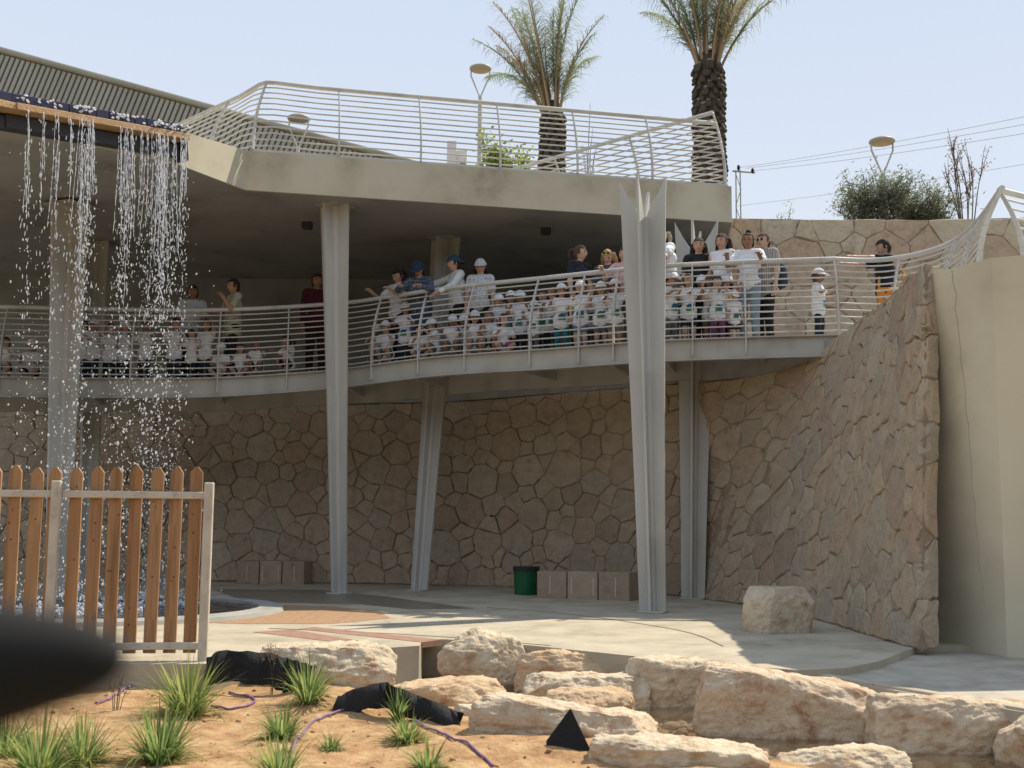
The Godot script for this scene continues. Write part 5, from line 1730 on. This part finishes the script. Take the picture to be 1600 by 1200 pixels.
# ---------------------------------------------------------------- visitors
func crowd() -> void:
	var white := [0.74, 0.74, 0.76]
	var navy := [0.02, 0.025, 0.045]
	var black := [0.016, 0.016, 0.018]
	var jeans := [0.12, 0.17, 0.26]
	var stripes := StandardMaterial3D.new()
	var im := Image.create(64, 64, false, Image.FORMAT_RGB8)
	im.fill(lin([0.16, 0.15, 0.14]))
	for k in 8: im.fill_rect(Rect2i(k * 8, 0, 4, 64), lin([0.46, 0.44, 0.41]))
	stripes.albedo_texture = ImageTexture.create_from_image(im)
	stripes.uv1_triplanar = true
	stripes.uv1_world_triplanar = true
	stripes.uv1_scale = Vector3.ONE * 4.0
	stripes.roughness = 0.9
	var plaid := mat([1, 1, 1], 0.9, tex(91, 0.05, [[0.02, 0.03, 0.06], [0.03, 0.05, 0.085], [0.2, 0.23, 0.28], [0.025, 0.035, 0.07]], 3, 128), 3.0)
	var flowery := mat([1, 1, 1], 0.9, tex(92, 0.05, [[0.1, 0.1, 0.12], [0.5, 0.5, 0.52], [0.7, 0.7, 0.72], [0.3, 0.3, 0.34]], 3, 128), 3.0)
	# adults
	person("woman in pale shirt with a raised hand at her mouth, left of the tall column", Vector3(-4.707, 3.446, -19.142), -55, {"pose": "mouth", "tall": 1.74, "style": "short", "shirt": [0.42, 0.4, 0.3], "pants": black, "skin": 0, "sleeves": "loose"})
	person("person in dark red clothes half hidden by the tall column", Vector3(-3.389, 3.575, -19.622), 20, {"pose": "down", "tall": 1.81, "style": "short", "shirt": [0.07, 0.01, 0.018], "pants": [0.03, 0.01, 0.013], "skin": 2, "sleeves": "long"})
	person("standing woman in a white top, dim behind the waterfall drops", Vector3(-5.477, 3.408, -19.429), 10, {"pose": "down", "tall": 1.72, "style": "short", "shirt": [0.55, 0.55, 0.55], "pants": navy, "skin": 2})
	person("dark haired woman in white shirt looking down left, beside the blue bucket hat", Vector3(-1.939, 3.699, -19.155), -40, {"pose": "rail", "tall": 1.68, "nod": 22, "style": "pony", "shirt": white, "pants": navy, "skin": 1})
	person("person in blue hat and dark plaid shirt bending over the rail", Vector3(-1.523, 3.727, -18.939), -15, {"pose": "lean", "tall": 1.72, "nod": 35, "style": "short", "shirt": plaid, "pants": [0.05, 0.07, 0.12], "cap": [0.02, 0.04, 0.08], "skin": 0, "sleeves": "long"})
	person("woman in long white shirt and blue cap, looking left with one arm out", Vector3(-0.925, 3.756, -18.921), -62, {"pose": "reach", "tall": 1.80, "yaw": -8, "style": "short", "shirt": [0.7, 0.7, 0.68], "pants": black, "cap": [0.03, 0.065, 0.12], "backwards": true, "skin": 1, "sleeves": "long"})
	person("long haired woman in patterned cap and top, right of the long white shirt", Vector3(-0.536, 3.756, -18.719), -10, {"pose": "down", "tall": 1.70, "nod": 12, "style": "long", "shirt": flowery, "pants": black, "cap": flowery, "skin": 1})
	person("woman with brown ponytail in dark navy shirt, looking right", Vector3(1.063, 3.764, -17.966), 42, {"pose": "down", "tall": 1.77, "yaw": 20, "style": "pony", "hair": [0.09, 0.05, 0.03], "shirt": [0.02, 0.022, 0.03], "pants": navy, "skin": 3})
	person("blonde woman looking down with sunglasses on her head", Vector3(1.498, 3.775, -17.840), -18, {"pose": "down", "tall": 1.66, "nod": 30, "style": "long", "hair": [0.4, 0.26, 0.11], "shirt": [0.07, 0.07, 0.08], "pants": [0.2, 0.19, 0.16], "shades": 0.75, "skin": 3})
	person("person in pink top half hidden by the large front column", Vector3(1.720, 3.781, -17.447), -25, {"pose": "rail", "tall": 1.60, "style": "short", "shirt": [0.6, 0.38, 0.36], "pants": [0.2, 0.2, 0.19], "skin": 3})
	person("fair haired woman with ponytail and white shirt leaning on the rail", Vector3(2.381, 3.795, -17.182), -58, {"pose": "lean", "tall": 1.84, "style": "pony", "hair": [0.36, 0.3, 0.22], "shirt": white, "pants": [0.15, 0.15, 0.15], "skin": 3})
	person("smiling dark haired woman in black top before the petal column", Vector3(2.872, 3.805, -17.461), -12, {"pose": "down", "tall": 1.74, "style": "long", "shirt": black, "pants": black, "skin": 1})
	person("woman with wavy dark hair and white vest, looking left", Vector3(3.197, 3.812, -17.254), -38, {"pose": "down", "tall": 1.75, "style": "long", "shirt": white, "pants": navy, "skin": 1, "sleeves": "none"})
	person("tallest woman with top bun, white shirt and pale jeans", Vector3(3.552, 3.820, -17.044), -22, {"pose": "rail", "tall": 1.7, "style": "bun", "shirt": white, "pants": [0.2, 0.26, 0.33], "skin": 2})
	var bag_woman := person("woman in striped shirt and sunglasses carrying a blue backpack", Vector3(3.842, 3.824, -17.268), -48, {"pose": "down", "tall": 1.76, "style": "short", "hair": [0.1, 0.06, 0.04], "shirt": stripes, "pants": black, "shades": 0.0, "skin": 3, "sleeves": "loose"})
	var bp := thing("backpack", "dark blue backpack on the woman in striped shirt", "backpack", Vector3(4.076, 3.828, -17.396), deg_to_rad(-48))
	var st := mb()
	ball(st, Vector3(0, 1.12, -0.02), Vector3(0.15, 0.23, 0.11), 8, 12)
	put("bag", flat(st), cloth([0.03, 0.045, 0.075]), bp)
	var sp := mb()
	ball(sp, Vector3(0, 1.04, -0.12), Vector3(0.1, 0.11, 0.05), 6, 10)
	put("pocket", flat(sp), cloth([0.025, 0.035, 0.06]), bp)
	for s: float in [-0.08, 0.08]: put("strap", tube_mesh([Vector3(s, 1.3, 0.03), Vector3(s, 1.37, 0.12), Vector3(s, 1.2, 0.14)], 0.018, 6), cloth([0.02, 0.03, 0.05]), bp)
	var mp := Vector3(5.82, 3.78, -17.7)
	person("man in black shirt holding both arms out to the left, alone on the path", mp, -88, {"pose": "point", "tall": 1.83, "nod": 14, "style": "short", "shirt": black, "pants": black, "skin": 1, "sleeves": "short", "group": ""})
	var ob := thing("orange_bag", "orange bag with dark lettering slung behind the man in black", "bag", mp + Vector3(0.02, 0, 0.22))
	put("pouch", box_mesh(Transform3D(Basis(Vector3.BACK, 0.03), Vector3(-0.02, 0.83, 0)), Vector3(0.4, 0.36, 0.09), 0.04), cloth([0.62, 0.22, 0.03]), ob)
	put("strap", tube_mesh([Vector3(0.16, 1.0, 0), Vector3(0.2, 1.25, -0.02), Vector3(0.14, 1.42, -0.14), Vector3(0.02, 1.46, -0.24)], 0.02, 6), cloth([0.62, 0.22, 0.03]), ob)
	put("strap", tube_mesh([Vector3(-0.19, 1.0, 0), Vector3(-0.17, 1.12, -0.05), Vector3(-0.14, 1.2, -0.14)], 0.02, 6), cloth([0.62, 0.22, 0.03]), ob)
	var tm := TextMesh.new()
	tm.text = "1 PY"
	tm.font_size = 24
	tm.pixel_size = 0.0045
	tm.depth = 0.003
	var sf := SystemFont.new()
	sf.font_names = PackedStringArray(["Droid Sans"])
	tm.font = sf
	var tx := put("lettering", tm, cloth([0.12, 0.02, 0.02]), ob)
	tx.position = Vector3(-0.04, 0.8, 0.0475)
	var dt := mb()
	ball(dt, Vector3(-0.1, 0.93, 0.046), Vector3(0.022, 0.022, 0.003), 5, 8)
	put("emblem", flat(dt), cloth([0.2, 0.03, 0.05]), ob)
	# children: [place, turn, pose, tall, trousers, legs, cap, yaw, nod, label]
	var teal := [0.01, 0.14, 0.17]
	var grey := [0.13, 0.13, 0.12]
	var pink := [0.6, 0.06, 0.16]
	var kids := [
		[Vector3(-2.329, 3.671, -19.433), 10, "crouch", 1.12, grey, "short", true, -10, 10, "child in white cap behind the big squatting child at the left post"],
		[Vector3(-2.087, 3.688, -19.023), -18, "crouch", 1.08, grey, "short", true, -15, 0, "squatting child in white cap and printed shirt near the left post"],
		[Vector3(-1.784, 3.709, -18.997), -15, "rail", 1.08, navy, "long", true, -10, 10, "standing child under the woman looking down left"],
		[Vector3(-1.555, 3.724, -18.807), 15, "sit", 1.0, black, "short", false, 10, 15, "bareheaded child sitting low between two rail posts"],
		[Vector3(-1.264, 3.743, -18.735), -60, "crouch", 1.0, grey, "short", true, -10, 15, "child in white cap turned left, below the blue hat"],
		[Vector3(-0.959, 3.756, -18.549), -10, "crouch", 1.03, grey, "short", true, 10, 10, "child in white cap with hands together, below the long white shirt"],
		[Vector3(-0.814, 3.756, -18.815), 5, "crouch", 1.1, grey, "short", true, 0, 5, "child in white cap behind the two squatting children"],
		[Vector3(-0.619, 3.756, -18.369), 8, "crouch", 1.08, grey, "short", true, 0, 5, "squatting child in white cap beside the bright bent post"],
		[Vector3(-0.392, 3.756, -18.396), 5, "crouch", 1.1, black, "short", false, 0, 0, "dark haired squatting child right of the bright bent post"],
		[Vector3(-0.152, 3.755, -18.116), 12, "sit", 1.06, pink, "short", false, 10, -5, "child with raised hands and bright pink shorts"],
		[Vector3(-0.227, 3.755, -18.456), 5, "face", 1.08, grey, "short", true, 5, 5, "standing child in white cap above the pink shorts"],
		[Vector3(0.124, 3.754, -18.164), -12, "face", 1.08, black, "long", true, -15, 5, "standing child with hands at the face, left of the crouching tall shirt"],
		[Vector3(0.332, 3.753, -17.826), -10, "grip", 0.86, grey, "long", true, 0, 10, "short child in long white shirt gripping the bars"],
		[Vector3(0.481, 3.752, -18.117), -8, "high", 1.1, black, "long", false, 0, 0, "bareheaded child with one arm raised to the rail"],
		[Vector3(0.758, 3.756, -17.682), 5, "grip", 1.1, teal, "long", true, 0, 0, "child in teal trousers and white cap"],
		[Vector3(1.049, 3.764, -17.562), -8, "high", 1.12, jeans, "short", true, 0, 0, "child in pale jeans shorts below the navy shirt"],
		[Vector3(1.360, 3.772, -17.484), -5, "rail", 1.08, grey, "short", true, 0, 5, "child in white cap below the blonde woman"],
		[Vector3(1.552, 3.777, -17.320), 8, "grip", 1.08, grey, "short", true, 5, 0, "child just left of the large front column"],
		[Vector3(2.360, 3.795, -17.032), 35, "rail", 1.12, grey, "long", true, 10, 8, "child in white cap just right of the large front column"],
		[Vector3(2.639, 3.801, -17.037), 5, "grip", 1.1, navy, "short", false, 0, 5, "dark haired child second from the front column, on its right side"],
		[Vector3(2.885, 3.805, -17.305), 0, "down", 1.12, black, "long", true, 0, 5, "child in white cap behind the dark haired one, in black"],
		[Vector3(3.053, 3.810, -16.938), 5, "face", 1.04, [0.16, 0.05, 0.12], "long", false, 0, 0, "girl in purple trousers and printed white shirt"],
		[Vector3(3.309, 3.815, -16.978), 15, "down", 0.82, black, "short", true, 0, 25, "small child half hidden beside the girl in purple"],
		[Vector3(4.505, 3.839, -16.732), 60, "rail", 1.08, navy, "long", true, 5, 5, "child in white cap and navy trousers standing alone near the bridge end"],
		[Vector3(-1.436, 3.734, -19.194), -10, "down", 1.12, black, "long", false, 0, 5, "bareheaded child behind the blue hat, nearly hidden"],
		[Vector3(-0.030, 3.755, -18.499), 0, "down", 1.14, black, "long", true, 0, 0, "child in white cap in the second row right of the patterned cap"],
		[Vector3(0.623, 3.752, -18.092), 5, "rail", 1.14, navy, "long", false, 0, 0, "second row child left of the teal trousers"],
		[Vector3(1.224, 3.768, -17.798), 0, "face", 1.14, grey, "long", false, 0, 5, "second row child between the jeans shorts and the blonde woman"],
		[Vector3(2.545, 3.798, -17.308), 0, "rail", 1.14, black, "long", false, 0, 0, "second row child just right of the fair ponytail"],
		[Vector3(2.986, 3.808, -17.155), 0, "rail", 1.1, grey, "short", false, 0, 5, "child squeezed left of the girl in purple"],
		[Vector3(3.198, 3.813, -17.048), 8, "grip", 1.06, grey, "short", true, 0, 5, "child in white cap squeezed right of the girl in purple"],
		[Vector3(-7.061, 3.354, -18.731), 0, "rail", 1.06, navy, "long", false, 0, 0, "dim child first right of the waterfall column"],
		[Vector3(-6.874, 3.357, -18.711), 0, "grip", 1.05, navy, "long", true, 0, 0, "dim child second right of the waterfall column"],
		[Vector3(-6.599, 3.362, -18.707), 10, "rail", 0.98, black, "long", false, 0, 5, "dim shorter child behind the single strong water strand"],
		[Vector3(-6.415, 3.370, -18.846), 0, "face", 1.04, navy, "long", true, 0, 0, "dim child between two strong water strands"],
		[Vector3(-6.068, 3.382, -18.854), -5, "grip", 1.04, black, "long", false, 0, 0, "dim child behind the widest water strands"],
		[Vector3(-5.604, 3.399, -18.935), 5, "rail", 1.08, navy, "long", false, 0, 0, "dim child in white vest right of the water"],
		[Vector3(-5.320, 3.408, -18.911), 0, "face", 0.88, black, "long", false, 0, 5, "dim small child in front of the standing white top"],
		[Vector3(-5.115, 3.416, -19.020), 0, "high", 1.06, navy, "long", false, 0, 0, "dim child with raised arm left of the woman touching her mouth"],
		[Vector3(-4.826, 3.432, -19.018), -10, "sit", 0.98, black, "short", true, 0, 10, "dim seated child below the woman touching her mouth"],
		[Vector3(-4.538, 3.460, -19.067), 5, "sit", 0.95, black, "short", false, 0, 5, "dim seated child second from left in the seated row"],
		[Vector3(-4.269, 3.485, -19.113), 0, "crouch", 0.92, black, "short", false, 0, 0, "dim seated child third from left in the seated row"],
		[Vector3(-3.749, 3.535, -19.201), -35, "crouch", 0.98, black, "short", false, -10, 0, "dim seated child alone, nearest the tall column on its left"],
		[Vector3(-8.158, 3.333, -18.425), 0, "crouch", 1.0, black, "short", false, 0, 0, "dim squatting child at the left picture edge"],
		[Vector3(-7.763, 3.340, -18.497), 5, "sit", 1.05, black, "short", true, 0, 5, "dim squatting child just left of the waterfall column"]]
	for i in kids.size():
		var k: Array = kids[i]
		var d := {"child": true, "pose": k[2], "tall": k[3], "shirt": [0.76, 0.76, 0.79], "pants": k[4], "legs": k[5], "yaw": k[7], "nod": k[8], "skin": [0, 1, 0, 3, 1, 2][i % 6], "print": i < 31, "sleeves": "short", "group": "kindergarten children in white shirts", "style": "braid" if i == 21 else ("short" if i % 3 else "pony")}
		if k[6]: d.cap = [0.8, 0.8, 0.82]
		d.hair = [[0.03, 0.02, 0.015], [0.06, 0.035, 0.02], [0.1, 0.06, 0.03]][i % 3]
		if i == 20: d.shirt = black
		if i == 9: d.shoes = pink
		person(k[9], k[0], k[1], d)
